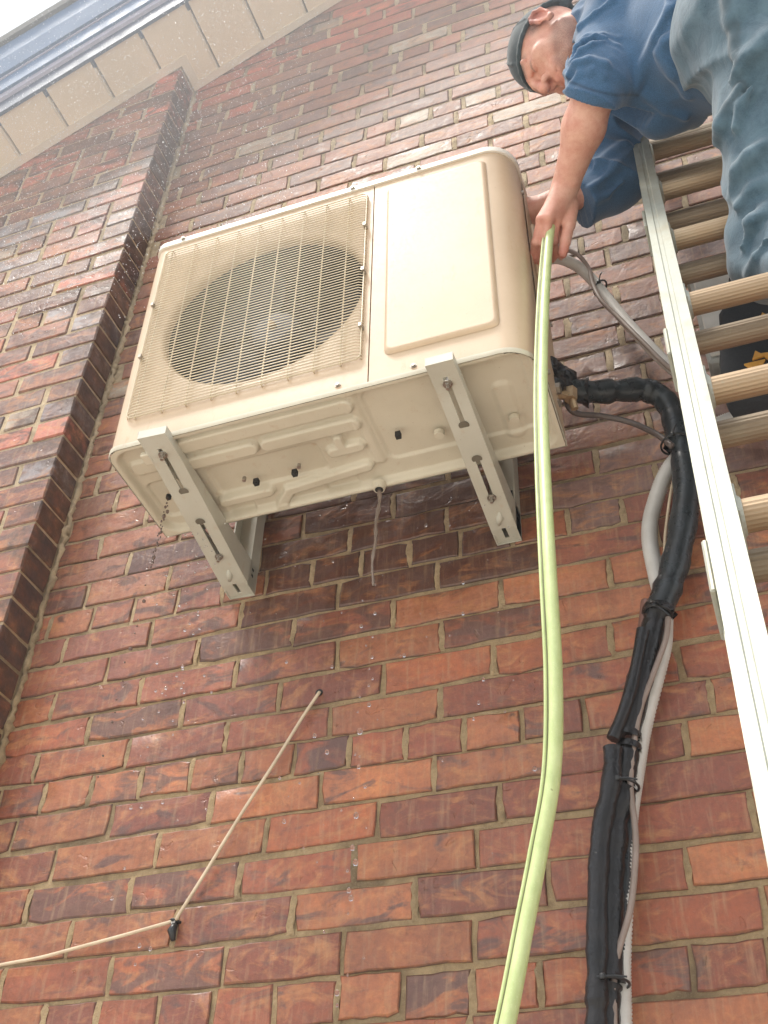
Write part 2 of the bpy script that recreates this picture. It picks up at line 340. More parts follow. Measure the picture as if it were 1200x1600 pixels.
M['dark'] = simple('dark_fan_cavity', (.012, .012, .015), .6, scale=60)
M['blade'] = simple('grey_fan_blade', (.035, .036, .045), .4, scale=20)
M['hub'] = simple('dusty_fan_hub', (.07, .075, .095), .45)
M['coil'] = simple('coil_fins', (.03, .03, .034), .5, metal=.3, scale=200, bump=.3)
M['steel'] = simple('zinc_screw', (.42, .38, .33), .35, metal=.8, scale=90)
M['hole'] = simple('dark_slot', (.02, .018, .015), .8)
M['shade'] = simple('shaded_cream_inside', (.16, .14, .10), .7)
M['rust'] = simple('rusty_seam', (.17, .10, .06), .8, scale=150)
def alu(name, c, streak=(1, 1, .08), rough=.42, dirt=.35):
    t = NT(name); n = t.noise(40, 5, .65, t.scalev(t.pos, streak)); d = t.noise(9, 6, .7); s = t.noise(75, 5, .75, None, 2.0)
    col = t.mix(t.ramp(n, .3, .7), c, tuple(x * .84 for x in c)); col = t.mix(t.ramp(d, .5, .75, 0, dirt), col, (.34, .30, .21))
    col = t.mix(t.ramp(s, .60, .66, 0, .5), col, (.30, .27, .19))
    t.set('Base Color', col); t.set('Metallic', .45); t.set('Roughness', t.ramp(n, .3, .7, rough - .08, rough + .15)); t.bump(n, .15, .001); return t.m
M['rail'] = alu('worn_aluminium_rail', (.42, .43, .37), (1, 1, .08), .5, .85)
M['rung'] = alu('grimy_aluminium_rung', (.40, .285, .175), (.1, 1, 1), .42, .6)
M['rung_b'] = alu('grimy_grey_rung', (.29, .225, .155), (.1, 1, 1), .45, .6)
M['rubber'] = simple('black_pipe_insulation', (.010, .010, .011), .16, scale=25, bump=.45, bd=.005, c2=(.018, .016, .016), Specular_IOR_Level=.34)
M['rubber_m'] = simple('wet_grey_black_foam', (.022, .028, .031), .30, scale=25, bump=.25, bd=.003, c2=(.02, .022, .024), Specular_IOR_Level=.4)
M['tie'] = simple('black_cable_tie', (.015, .015, .015), .35)
M['copper'] = simple('brown_copper_pipe', (.20, .10, .075), .4, metal=.3)
M['brass'] = simple('grimy_brass_valve', (.40, .28, .16), .4, metal=.5, scale=70)
M['conduit'] = simple('pale_grey_conduit', (.58, .56, .52), .38, scale=12, c2=(.44, .41, .37), bump=.1)
M['cable'] = simple('brown_grey_cable', (.27, .21, .18), .45, scale=20, c2=(.20, .15, .12))
M['cable_d'] = simple('dark_brown_cable', (.11, .085, .075), .35, scale=20)
M['wirecream'] = simple('cream_phone_wire', (.62, .50, .35), .5, scale=25, c2=(.48, .37, .25))
def hosem():
    t = NT('lime_hose'); n = t.noise(55, 5, .7, t.scalev(t.pos, (1, 1, .5)))
    c = t.mix(t.ramp(n, .3, .7), (.54, .61, .30), (.41, .49, .21)); c = t.mix(t.ramp(t.noise(500, 3, .8), .62, .70, 0, .5), c, (.70, .74, .50))
    c = t.mix(t.ramp(t.noise(34, 3), .72, .76), c, (.14, .15, .05))
    t.set('Base Color', c); t.set('Roughness', .42); t.set('Subsurface Weight', .2); t.set('Subsurface Radius', (.01, .012, .004)); t.bump(n, .2, .001); return t.m
M['hose'] = hosem(); M['hose_d'] = simple('olive_hose_strip', (.13, .14, .05), .5)
M['box'] = simple('grey_switch_box', (.36, .37, .35), .45, scale=14)
M['bag'] = simple('black_tool_bag_cloth', (.018, .021, .026), .85, scale=160, bump=.5)
M['orange'] = simple('orange_print', (.72, .36, .06), .6, scale=60)
M['soffit'] = simple('beige_soffit_metal', (.86, .72, .52), .45, scale=4, var=.05)
M['trim'] = simple('beige_trim_metal', (.80, .69, .53), .45, scale=4, var=.05)
M['groove'] = simple('soffit_joint', (.27, .22, .165), .6)
M['fas_d'] = simple('dark_flare_blue_fascia', (.022, .05, .115), .5, scale=8, var=.06); M['fas_l'] = simple('lilac_reflection_fascia_lip', (.40, .38, .47), .5, var=.05)  # fascia colours include the metal's lilac reflection and a blue lens flare
M['fas_m'] = simple('flare_blue_fascia', (.065, .15, .30), .5, scale=8, var=.06)
M['roof'] = simple('asphalt_shingle', (.06, .058, .055), .9, scale=80, bump=.6)
def groundm():
    t = NT('pavement'); n = t.noise(1.2, 6, .65); f = t.noise(60, 5, .7)
    t.set('Base Color', t.mix(t.ramp(n, .3, .7), (.52, .49, .44), t.mix(t.ramp(f, .4, .6), (.42, .40, .36), (.56, .53, .48)))); t.set('Roughness', .85); t.bump(f, .4, .004); return t.m
M['ground'] = groundm()
def cloth(name, c, c2, weave=600, fold=14, bump=.35, rough=.85, sheen=.3, attr=False):
    t = NT(name); w = t.noise(weave, 2); n = t.noise(fold, 5, .6, None, .6)
    col = t.mix(t.ramp(n, .35, .68), c, c2); col = t.mix(t.ramp(w, .4, .62, 0, .42), col, tuple(min(1, x * 1.7 + .03) for x in c))
    if attr:
        a = t.n('ShaderNodeAttribute'); a.attribute_name = 'seam'; col = t.mix(a.outputs['Fac'], col, tuple(x * .45 for x in c2))
    t.set('Base Color', col); t.set('Roughness', rough); t.set('Sheen Weight', sheen); t.set('Sheen Roughness', .5)
    t.bump(t.math('ADD', t.math('MULTIPLY', n, .8), t.math('MULTIPLY', w, .07)), bump, .008); return t.m
M['sweat'] = cloth('blue_sweatshirt_cotton', (.030, .092, .185), (.022, .070, .145), attr=True)
M['jeans'] = cloth('washed_denim', (.026, .064, .094), (.080, .140, .178), 420, 26, .35, attr=True)
M['cap'] = cloth('dark_green_cap_cotton', (.014, .030, .036), (.009, .020, .026), 1000, 20, .3)
def skin():
    t = NT('skin'); n = t.noise(35, 5); f = t.noise(420, 4, .7)
    c = t.mix(t.ramp(n, .35, .7), (.68, .39, .29), (.56, .25, .18)); c = t.mix(t.ramp(t.noise(130, 4, .7), .5, .75, 0, .45), c, (.50, .20, .14))
    a = t.n('ShaderNodeAttribute'); a.attribute_name = 'hair'; hn = t.noise(520, 3, .8)
    c = t.mix(t.math('MULTIPLY', a.outputs['Fac'], t.ramp(hn, .35, .6, .55, 1)), c, (.055, .036, .030))
    r = t.n('ShaderNodeAttribute'); r.attribute_name = 'flush'; c = t.mix(t.math('MULTIPLY', r.outputs['Fac'], .6), c, (.60, .17, .13))
    t.set('Base Color', c); t.set('Roughness', t.ramp(f, .3, .7, .42, .6)); t.set('Subsurface Weight', .06); t.set('Subsurface Radius', (.012, .004, .002)); t.set('Subsurface Scale', .6)
    t.bump(t.math('ADD', n, t.math('MULTIPLY', f, .5)), .4, .003); return t.m
M['skin'] = skin()
def waterm(name, c, rough=.05, tr=1.0):
    t = NT(name); t.set('Base Color', c); t.set('Roughness', rough); t.set('Transmission Weight', tr); t.set('IOR', 1.33); return t.m
M['drop'] = waterm('water_drop', (.95, .97, 1)); M['muddy'] = waterm('muddy_water', (.42, .34, .28), .12, .6)
M['mist'] = simple('spray_drop', (.9, .92, .95), .4, var=0); M['grit'] = waterm('dirty_water', (.26, .19, .16), .1, .65)
# ================================================================== ground
gm = MB().add([(-600, -600, -2.25), (600, -600, -2.25), (600, 600, -2.25), (-600, 600, -2.25)], [(0, 1, 2, 3)])
tag(gm.build('ground', M['ground']), kind='structure')
# ================================================================== the house wall
C = .072; BL = .2135
RZ = lambda x: 3.27 + .6 * (x + 1.311)                      # underside of the verge soffit along the wall
house = empty('brick_house', (0, 0, -2.25)); tag(house, 'old red brick house wall with corner pier and beige soffit', 'house')
H = lambda o: setattr(o, 'parent', house) or setattr(o, 'location', (0, 0, 2.25)) or o
apx = 3.2
def roofpoly(x0, x1, zb=-2.25, up=.05):
    return [(x0, zb), (x1, zb), (x1, RZ(2 * apx - x1) + up if x1 > apx else RZ(x1) + up)] + ([(apx, RZ(apx) + up)] if x1 > apx else []) + [(x0, RZ(x0) + up)]
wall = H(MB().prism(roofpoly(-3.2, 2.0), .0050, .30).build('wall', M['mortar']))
H(MB().prism([(2.0, -2.25), (9.4, -2.25), (9.4, RZ(2 * apx - 9.4) + .05), (apx, RZ(apx) + .05), (2.0, RZ(2.0) + .05)], .001, .30).build('wall_section', M['far']))
H(MB().prism([(-3.2, 0), (-3.2, 0)], 0, 0).build('x', M['far'])) if 0 else None
pier = H(MB().prism([(-3.15, -2.25), (-1.3535, -2.25), (-1.3535, RZ(-1.3535) + .03), (-3.15, RZ(-3.15) + .03)], -.1005, .004).build('corner_pier', M['mortar']))
H(MB().box((-3.2, .3, -2.25), (-2.9, 8, 1.9)).build('side_wall', M['far']))
H(MB().box((9.1, .3, -2.25), (9.4, 8, 1.9)).build('side_wall', M['far']))
KP = {-2: -.351, -1: -.03, 0: -.128, 1: -.012, 2: .094, 3: -.08, 4: .018, 5: -.144, 6: .028, 7: -.08, 8: .028, 9: -.068, 10: .024, 11: -.036, 12: .042, 13: -.073, 14: .044, 15: -.06, 16: .052,
      17: -.017, 18: .015, 19: -.095, 20: .02, 21: -.09, 22: .013, 23: -.043, 24: .003, 25: -.097, 28: -.172, 29: -.112, 30: -.154, 31: -.044, 32: -.147, 33: -.251, 34: -.145, 35: -.222,
      36: -.158, 37: -.253, 38: -.14, 39: -.249, 40: -.137, 41: -.116, 42: -.158, 43: -.245, 44: -.142}
def brick_mesh(L, h, d, seed, front_only=True, corner=False):
    r = np.random.default_rng(seed); n1 = 5; n2 = 2
    per = [(-L / 2 + L * i / n1, -h / 2) for i in range(n1)] + [(L / 2, -h / 2 + h * i / n2) for i in range(n2)] + \
          [(L / 2 - L * i / n1, h / 2) for i in range(n1)] + [(-L / 2, h / 2 - h * i / n2) for i in range(n2)]
    n = len(per); per = np.array(per) + r.normal(0, .0011, (n, 2))
    if r.random() < .5:                                         # a knocked corner
        k = [0, n1, n1 + n2, 2 * n1 + n2][r.integers(4)]; per[k] *= (.965, .86)
    e = .0018 + r.random(n) * .0020
    inn = per.copy(); inn[:, 0] -= np.sign(per[:, 0]) * np.where(abs(per[:, 0]) > L / 2 - .012, e, 0); inn[:, 1] -= np.sign(per[:, 1]) * np.where(abs(per[:, 1]) > h / 2 - .012, e, 0)
    v = [(x, r.normal(0, .0005), z) for x, z in inn] + [(x, .0020 + r.random() * .0010, z) for x, z in per] + [(x, d, z) for x, z in per]
    v.append((0, -.0012 * r.random(), 0)); c = 3 * n
    f = [(c, i, (i + 1) % n) for i in range(n)] + [(i, n + i, n + (i + 1) % n, (i + 1) % n) for i in range(n)] + [(n + i, 2 * n + i, 2 * n + (i + 1) % n, n + (i + 1) % n) for i in range(n)]
    return v, f
bh = C - .0072
VS = [brick_mesh(.203, bh, .04, i) for i in range(18)]; VH = [brick_mesh(.0965, bh, .04, 50 + i) for i in range(12)]
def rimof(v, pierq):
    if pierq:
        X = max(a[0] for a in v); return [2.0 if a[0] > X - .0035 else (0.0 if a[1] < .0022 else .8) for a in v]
    n = (len(v) - 1) // 3; return [0.25] * n + [1.0] * (2 * n) + [0.0]
def mk(vf, nm, m, pierq=False):
    me = bpy.data.meshes.new(nm); me.from_pydata(vf[0], [], vf[1]); me.update(); me.materials.append(m)
    ar = me.attributes.new('rim', 'FLOAT', 'POINT'); ar.data.foreach_set('value', rimof(vf[0], pierq))
    for p in me.polygons: p.use_smooth = True
    me.set_sharp_from_angle(angle=math.radians(24)); return me
MS = [mk(v, 'brick_stretcher', M['brick_o']) for v in VS]; MH = [mk(v, 'brick_header', M['brick_o']) for v in VH]
# pier bricks: solid blocks whose right-hand end shows on the return face
def pier_mesh(L, seed):
    r = np.random.default_rng(seed); b = MB().box((-L / 2, 0, -bh / 2), (L / 2, .097, bh / 2), .004)
    v = np.array(b.v) + r.normal(0, .0009, (len(b.v), 3)); return [tuple(a) for a in v], b.f
PS = [pier_mesh(.203, 100 + i) for i in range(10)]; PH = [pier_mesh(.0965, 120 + i) for i in range(8)]
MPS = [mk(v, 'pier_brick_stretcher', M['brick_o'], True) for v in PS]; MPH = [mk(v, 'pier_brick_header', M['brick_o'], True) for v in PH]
def proj(P):
    q = np.array(Rm) @ (np.array(P) - np.array(G['cam'])); return 600 + G['f'] * q[0] / q[2], 800 - G['f'] * q[1] / q[2], q[2]
ACQ = [(175, 700), (250, 385), (790, 235), (868, 690), (740, 745), (270, 830)]
def inpoly(x, y, Q):
    c = False; j = len(Q) - 1
    for i in range(len(Q)):
        if (Q[i][1] > y) != (Q[j][1] > y) and x < (Q[j][0] - Q[i][0]) * (y - Q[i][1]) / (Q[j][1] - Q[i][1]) + Q[i][0]: c = not c
        j = i
    return c
def tint(x, z, r, pierq=False):
    hgt = min(max((z - .55) / 1.0, 0), 1)
    low = [(.44, .128, .050), (.36, .10, .046), (.49, .168, .066), (.29, .082, .044), (.41, .142, .060), (.25, .075, .045)]
    hi = [(.37, .19, .14), (.33, .165, .12), (.42, .185, .125), (.30, .175, .14), (.45, .195, .13), (.26, .17, .145)]
    a = np.array(low[r.integers(6)]); b = np.array(hi[r.integers(6)]); c = a * (1 - hgt) + b * hgt
    if z > 1.2 and r.random() < .07: c = np.array((.50, .43, .34))                  # odd pale replacement bricks
    if not pierq and 15 < 0: pass
    ed = RZ(x) - z
    if ed < .45 and r.random() < .80 - 1.3 * ed: c = np.array((.60, .17, .11)) * (.85 + .35 * r.random())   # fresh red bricks sheltered by the verge
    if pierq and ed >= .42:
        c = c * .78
        if r.random() < .16: c = np.array((.46, .15, .10))
        elif r.random() < .2: c = np.array((.30, .29, .30))
    c = c * (.88 + .40 * r.random())
    glaze = r.random() * .30 + (.45 if r.random() < (.07 if z < .6 else .14) else 0)
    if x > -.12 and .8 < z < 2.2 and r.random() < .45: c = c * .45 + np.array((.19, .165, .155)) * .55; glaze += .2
    wet = .35 + .3 * r.random() if z < 1.3 else .05
    if pierq: wet = .2 + .5 * r.random(); glaze += .25
    # run-off from the unit keeps the courses below and left of it soaked; its shadow is tinted in too
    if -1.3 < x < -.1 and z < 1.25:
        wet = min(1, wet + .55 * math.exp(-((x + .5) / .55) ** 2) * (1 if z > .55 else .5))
        if -.80 < x < -.20 and z > .72: glaze += .45; c = c * .32; wet = 1  # dark tint: wet brick plus the unit's shadow painted in
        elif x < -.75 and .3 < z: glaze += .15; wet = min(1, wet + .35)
    chalk = (.55 * r.random() if z > .9 else .25 * r.random() ** 2)
    return [float(a) for a in c], [float(min(glaze, 1)), float(wet), float(chalk)]
r = np.random.default_rng(11); rec = []
for v in range(-11, 70):
    z = (v + .5) * C; head = v % 6 == 5
    pitch = BL / 2 if head else BL
    x0 = KP.get(v, (-.04 if head else (-.08 if v % 2 else .025)))
    k0 = int(math.floor((-1.36 - x0) / pitch)); k = k0; edge = x0 + k * pitch + r.normal(0, .002)
    while edge < 1.35:
        nx = x0 + (k + 1) * pitch + r.normal(0, .0022); jw = .0080 + (.004 if z > 1.2 else 0)
        a, b = edge + jw / 2, nx - jw / 2; edge = nx; k += 1
        if b < -1.33: continue
        a = max(a, -1.346)
        if b - a < .02: continue
        xc = (a + b) / 2
        if z + C / 2 > RZ(xc) + .09: continue
        rec.append((xc, b - a, z + r.normal(0, .0013) + .0022 * math.sin(xc * 2.3 + v * .9), (b - a) < .13))
pj = MB(); rj = np.random.default_rng(5); rs_ = sorted(rec, key=lambda a: (round(a[2] / C - .5), a[0]))
for a_, b_ in zip(rs_[:-1], rs_[1:]):
    if abs(a_[2] - b_[2]) > .02 or rj.random() < .30: continue
    g0_, g1_ = a_[0] + a_[1] / 2 - .002, b_[0] - b_[1] / 2 + .002; z_ = a_[2]
    n_ = 5; v_ = []
    for i_ in range(n_ + 1):
        zz_ = z_ - .034 + .068 * i_ / n_
        for x_ in (g0_, (g0_ + g1_) / 2, g1_): v_.append((x_ + rj.normal() * .0012, (.0016 if x_ in (g0_, g1_) else -.0002) + rj.normal() * .0009 + (.0035 if i_ in (0, n_) else 0), zz_))
    pj.add(v_, [(3 * i_ + j_, 3 * i_ + j_ + 1, 3 * i_ + j_ + 4, 3 * i_ + j_ + 3) for i_ in range(n_) for j_ in (0, 1)])
pjo = pj.build('mortar_joints', M['mortar'], wall, True); pjo['kind'] = 'stuff'
def vis(x, y, z):
    X, Y, d = proj((x, y, z)); ok = -30 < X < 1230 and -30 < Y < 1630 and not inpoly(X, Y, ACQ)
    return (1 / d ** 2) if ok else 0
rec.sort(key=lambda a: -vis(a[0], 0, a[2]) * a[1])
sv, sf, st_, sm_ = [], [], [], []
def place_bricks(rec, parent, LS, LH, VSs, VHs, y0, stuffname, pierq):
    sv, sf, st_, sm_ = [], [], [], []; srim = []
    for i, (xc, L, z, hd) in enumerate(rec):
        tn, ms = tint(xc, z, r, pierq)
        base = .0965 if hd else .203; sx = L / base; y = y0 + abs(r.normal(0, .0011)); rz = r.normal(0, .004); ry = r.normal(0, .004)
        flip = -1 if r.random() < .5 and not pierq else 1
        q = r.integers(len(LH if hd else LS))
        if i < 300 and vis(xc, y0, z) > 0:
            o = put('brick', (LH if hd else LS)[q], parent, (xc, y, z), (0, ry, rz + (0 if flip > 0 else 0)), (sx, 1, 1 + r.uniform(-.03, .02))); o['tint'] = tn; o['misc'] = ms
        else:
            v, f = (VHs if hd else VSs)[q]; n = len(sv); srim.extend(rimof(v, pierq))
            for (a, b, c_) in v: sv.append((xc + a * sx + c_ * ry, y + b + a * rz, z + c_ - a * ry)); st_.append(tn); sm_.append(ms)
            sf.extend(tuple(k + n for k in g) for g in f)
    me = bpy.data.meshes.new(stuffname); me.from_pydata(sv, [], sf); me.update()
    for nm, dat in (('tint', st_), ('misc', sm_)):
        a = me.attributes.new(nm, 'FLOAT_VECTOR', 'POINT'); a.data.foreach_set('vector', np.array(dat, 'f').ravel())
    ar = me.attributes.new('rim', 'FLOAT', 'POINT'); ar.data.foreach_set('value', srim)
    me.materials.append(M['brick_g'])
    for p in me.polygons: p.use_smooth = True
    me.set_sharp_from_angle(angle=math.radians(24))
    o = bpy.data.objects.new(stuffname, me); COL.objects.link(o); o.parent = parent; o['kind'] = 'stuff'
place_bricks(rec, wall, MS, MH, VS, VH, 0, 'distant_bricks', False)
rec = []
PX = -1.3495
for v in range(-12, 48):
    z = (v + .8012 + .5) * C - C; header = v % 6 == 2; b = PX; start = True; off = v % 2
    while b > -2.75:
        L = .0965 if header or (start and off) else .203
        if start and not header and not off: L = .203
        a = b - L; xc = (a + b) / 2; start = False
        if z + C / 2 < RZ(xc) + .06: rec.append((xc, L - .001, z, L < .13))
        b = a - (.0102 if z < 1.2 else .012)
rec.sort(key=lambda a: -vis(a[0], -.105, a[2]) * a[1])
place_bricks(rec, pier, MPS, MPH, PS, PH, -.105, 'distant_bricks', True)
# proud mortar smears in the angle between pier and wall
sm = MB(); zz = -.8
pts = []
while zz < 3.2:
    pts.append((PX + .003 + r.normal(0, .0025), -.0005 + r.normal(0, .0015), zz)); zz += .011
sm.tube(pts, [abs(r.normal(.006, .0025)) + .0015 for _ in pts], 7); sm.build('mortar_fillet', M['mortar'], wall, True)
# ---- verge: soffit, trim, fascia, roof
def slope(o): return H(o)
SY = -.285
def sl_quad(mb, x0, x1, y0, y1, dz0, dz1):
    v = []
    for dz in (dz0, dz1):
        for x, y in ((x0, y0), (x1, y0), (x1, y1), (x0, y1)): v.append((x, y, RZ(x) + dz))
    mb.add(v, [(0, 3, 2, 1), (4, 5, 6, 7), (0, 1, 5, 4), (1, 2, 6, 5), (2, 3, 7, 6), (3, 0, 4, 7)])
X0s, X1s = -3.6, apx
sb = MB(); sl_quad(sb, X0s, X1s, SY + .001, .02, .016, .03); soff = slope(sb.build('soffit', M['groove']))
xs = -1.25 - .167 * 14
i = 0
while xs < 1.6:
    b = MB(); yb = -.108 if xs + .09 < PX else -.004
    if xs < PX < xs + .167:
        sl_quad(b, xs + .007, PX - .001, SY + .003, -.108, .0, .0155); sl_quad(b, PX - .001, xs + .160, SY + .003, -.004, .0, .0155)
    else: sl_quad(b, xs + .007, xs + .160, SY + .003, yb, .0, .0155)
    # pressed step beside the joint
    b.build('soffit_panel', M['soffit'], soff); 
    b = MB(); sl_quad(b, xs + .1605, xs + .1665, SY + .003, yb, .002, .0155); b.build('panel_lip', M['trim'], soff)
    xs += .167
b = MB(); sl_quad(b, X0s, PX + .028, -.135, -.1085, -.004, -.0005); sl_quad(b, X0s, PX + .002, -.1085, -.106, -.004, .010); b.build('edge_trim', M['trim'], soff)
b = MB(); sl_quad(b, PX + .001, PX + .028, -.1085, -.0305, -.004, -.0005); b.build('edge_trim', M['trim'], soff)
b = MB(); sl_quad(b, PX + .001, X1s, -.0305, -.003, -.004, -.0005); b.build('edge_trim', M['trim'], soff)
def fstrip(name, m, prof, parent=None):
    mb = MB(); n = len(prof); v = []
    for x in (X0s, X1s):
        for y, dz in prof: v.append((x, y, RZ(x) + dz))
    for k in range(n): mb.add([v[k], v[(k + 1) % n], v[n + (k + 1) % n], v[n + k]], [(0, 1, 2, 3)])
    mb.add(v, [tuple(range(n)), tuple(range(2 * n - 1, n - 1, -1))])
    o = mb.build(name, m, parent)
    return o
fas = slope(fstrip('fascia', M['fas_d'], [(SY, -.012), (SY - .012, -.012), (SY - .012, .10), (SY + .03, .10), (SY + .03, .002), (SY, .002)]))
fstrip('fascia_lip', M['fas_l'], [(SY - .0125, .082), (SY - .024, .086), (SY - .026, .115), (SY - .0125, .115)], fas)
fstrip('fascia_board', M['fas_m'], [(SY - .0125, .1155), (SY - .036, .1155), (SY - .042, .20), (SY - .0125, .20)], fas)
fstrip('drip_edge', M['fas_l'], [(SY - .0125, .2005), (SY - .046, .2005), (SY - .047, .207), (SY - .0125, .207)], fas)
fstrip('verge_flashing', M['fas_m'], [(SY - .0125, .2125), (SY - .056, .2125), (SY - .075, .30), (SY - .085, .40), (SY - .0125, .40)], fas)
rf = MB()
for sgn in (0, 1):
    v = []
    for y in (SY - .10, 8.0):
        for x, dz in ((X0s - .3, .402), (apx, .402), (apx, .46), (X0s - .3, .46)):
            xx = x if not sgn else 2 * apx - x; v.append((xx, y, RZ(x) + dz))
    rf.add(v, [(0, 1, 2, 3), (7, 6, 5, 4), (0, 4, 5, 1), (1, 5, 6, 2), (2, 6, 7, 3), (3, 7, 4, 0)])
H(rf.build('roof', M['roof']))
gb = MB(); gb.add([(X0s, .02, RZ(X0s) + .03), (apx, .02, RZ(apx) + .03), (apx, .02, RZ(apx) + .41), (X0s, .02, RZ(X0s) + .41)], [(0, 1, 2, 3)]); gb.add([(2 * apx - X0s, .02, RZ(X0s) + .03), (apx, .02, RZ(apx) + .03), (apx, .02, RZ(apx) + .41), (2 * apx - X0s, .02, RZ(X0s) + .41)], [(3, 2, 1, 0)])
H(gb.build('gable_board', M['groove']))
# ================================================================== the outdoor unit
W_, D_, H_ = G['ac'][:3]
ac = empty('air_conditioner_unit', G['ac'][3:6]); tag(ac, 'cream outdoor air conditioner unit on two wall brackets', 'air conditioner')
ac.rotation_mode = 'QUATERNION'; ac.rotation_quaternion = Matrix(G['acR']).to_quaternion()
def arc(cx, cy, r_, a0, a1, n): return [(cx + r_ * math.cos(math.radians(a0 + (a1 - a0) * i / n)), cy + r_ * math.sin(math.radians(a0 + (a1 - a0) * i / n))) for i in range(n + 1)]
RL, RR = .026, .062
def wallstrip(mb, pts, z0, z1, th=.0015, nz=1):
    n = len(pts); v = []
    for j in range(nz + 1):
        z = z0 + (z1 - z0) * j / nz
        for x, y in pts: v.append((x, y, z))
    mb.add(v, [(j * n + i, j * n + i + 1, (j + 1) * n + i + 1, (j + 1) * n + i) for j in range(nz) for i in range(n - 1)])
ZB, ZT = .012, .652
# left panel: fan opening
cxf, czf, rf_ = .293, .332, .222
SE = .530
fp = MB(); nn = 96; outer = []
for k in range(nn):
    a = 2 * math.pi * k / nn; dx, dz = math.cos(a), math.sin(a)
    tx = ((SE - .0012 - cxf) / dx) if dx > 1e-6 else ((RL - cxf) / dx if dx < -1e-6 else 1e9)
    tz = ((ZT - czf) / dz) if dz > 1e-6 else ((ZB - czf) / dz if dz < -1e-6 else 1e9)
    t = min(tx, tz); outer.append((cxf + dx * t, czf + dz * t))
v = []; rings = [(1, 0), (0, 0.0), (-1, .0015), (-2, .006), (-3, .012), (-4, .020)]
rad = {0: rf_ + .006, -1: rf_ + .001, -2: rf_ - .003, -3: rf_ - .0045, -4: rf_ - .0045}
for q, y in rings:
    for k in range(nn):
        a = 2 * math.pi * k / nn
        if q == 1: v.append((outer[k][0], 0, outer[k][1]))
        else: v.append((cxf + rad[q] * math.cos(a), y, czf + rad[q] * math.sin(a)))
fp.add(v, [(j * nn + k, j * nn + (k + 1) % nn, (j + 1) * nn + (k + 1) % nn, (j + 1) * nn + k) for j in range(5) for k in range(nn)])
for X, Z in ((RL, ZB), (SE - .0012, ZB), (RL, ZT), (SE - .0012, ZT)):
    kk = sorted(range(nn), key=lambda k: (outer[k][0] - X) ** 2 + (outer[k][1] - Z) ** 2)[:2]
    fp.add([(X, 0, Z), (outer[kk[0]][0], 0, outer[kk[0]][1]), (outer[kk[1]][0], 0, outer[kk[1]][1])], [(0, 1, 2)])
wallstrip(fp, [(RL, 0)] + arc(RL, RL, RL, 270, 180, 6) + [(0, D_)], ZB, ZT)
fp.add([(SE - .0012, 0, ZB), (SE - .0012, 0, ZT), (SE - .0012, .015, ZT), (SE - .0012, .015, ZB)], [(0, 1, 2, 3)])
fanp = fp.build('fan_panel', M['cream'], ac, True, 35)
rp = MB(); wallstrip(rp, [(SE + .0012, .015), (SE + .0012, 0), (W_ - RR, 0)] + arc(W_ - RR, RR, RR, 270, 360, 10)[1:] + [(W_, .095)], ZB, ZT)
sidep = rp.build('service_panel', M['cream'], ac, True, 35)
# raised field on the service panel
def raised(x0, x1, z0, z1, h, rad_, w):
    mb = MB()
    def rr(x0, x1, z0, z1, r_):
        return arc(x1 - r_, z1 - r_, r_, 0, 90, 4) + arc(x0 + r_, z1 - r_, r_, 90, 180, 4) + arc(x0 + r_, z0 + r_, r_, 180, 270, 4) + arc(x1 - r_, z0 + r_, r_, 270, 360, 4)
    lv = [(rr(x0, x1, z0, z1, rad_), -.0006), (rr(x0 + w * .25, x1 - w * .25, z0 + w * .25, z1 - w * .25, rad_), -h * .5), (rr(x0 + w * .7, x1 - w * .7, z0 + w * .7, z1 - w * .7, rad_), -h * .92), (rr(x0 + w, x1 - w, z0 + w, z1 - w, rad_ * .9), -h), (rr(x0 + w + .002, x1 - w - .002, z0 + w + .002, z1 - w - .002, rad_ * .8), -h)]
    n = len(lv[0][0]); v = []
    for p, y in lv: v += [(a, y, b) for a, b in p]
    mb.add(v, [(j * n + k, (j + 1) * n + k, (j + 1) * n + (k + 1) % n, j * n + (k + 1) % n) for j in range(4) for k in range(n)]); c_ = [(4 * n + k) for k in range(n)]; mb.add([v[i] for i in c_] + [((x0 + x1) / 2, -h, (z0 + z1) / 2)], [(n, (k + 1) % n, k) for k in range(n)]); return mb
raised(.560, .777, .074, .622, .008, .014, .008).build('raised_field', M['cream'], sidep, True, 40)
# handle recess, valve cover and rear casing
sb_ = MB(); wallstrip(sb_, [(W_ + .002, .093), (W_ + .0035, .100), (W_ + .0035, D_ - .012), (W_ - .004, D_)], ZB, ZT); sb_.build('side_cover', M['cream'], ac, False)
hb = MB(); hb.box((W_ + .0036, .118, .36), (W_ + .0125, .205, .53), .003); hb.build('handle', M['cream'], ac)
hb = MB(); hb.box((W_ + .0126, .128, .405), (W_ + .0135, .195, .475), 0); hb.build('handle_recess', M['hole'], ac)
bk = MB(); bk.box((.004, D_ - .006, ZB), (W_ - .004, D_, ZT)); bk.build('back_plate', M['cream'], ac)
# lid
def plan(o, rl, rr_, dy=0): return [(-o, D_ + o)] + arc(rl - .0, rl, rl + o, 180, 270, 6) + arc(W_ - rr_, rr_, rr_ + o, 270, 360, 10) + [(W_ + o, D_ + o)]
def slab(mb, lv):
    n = len(lv[0][0]); v = []
    for p, z in lv: v += [(a, b, z) for a, b in p]
    m = len(lv); mb.add(v, [(j * n + k, j * n + (k + 1) % n, (j + 1) * n + (k + 1) % n, (j + 1) * n + k) for j in range(m - 1) for k in range(n)] + [tuple(range(n - 1, -1, -1)), tuple((m - 1) * n + k for k in range(n))])
ld = MB(); slab(ld, [(plan(.0045, RL, RR), .6525), (plan(.0045, RL, RR), H_ - .004), (plan(.003, RL, RR), H_ - .001), (plan(-.002, RL, RR), H_)]); ld.build('lid', M['cream_lid'], ac, True, 50)
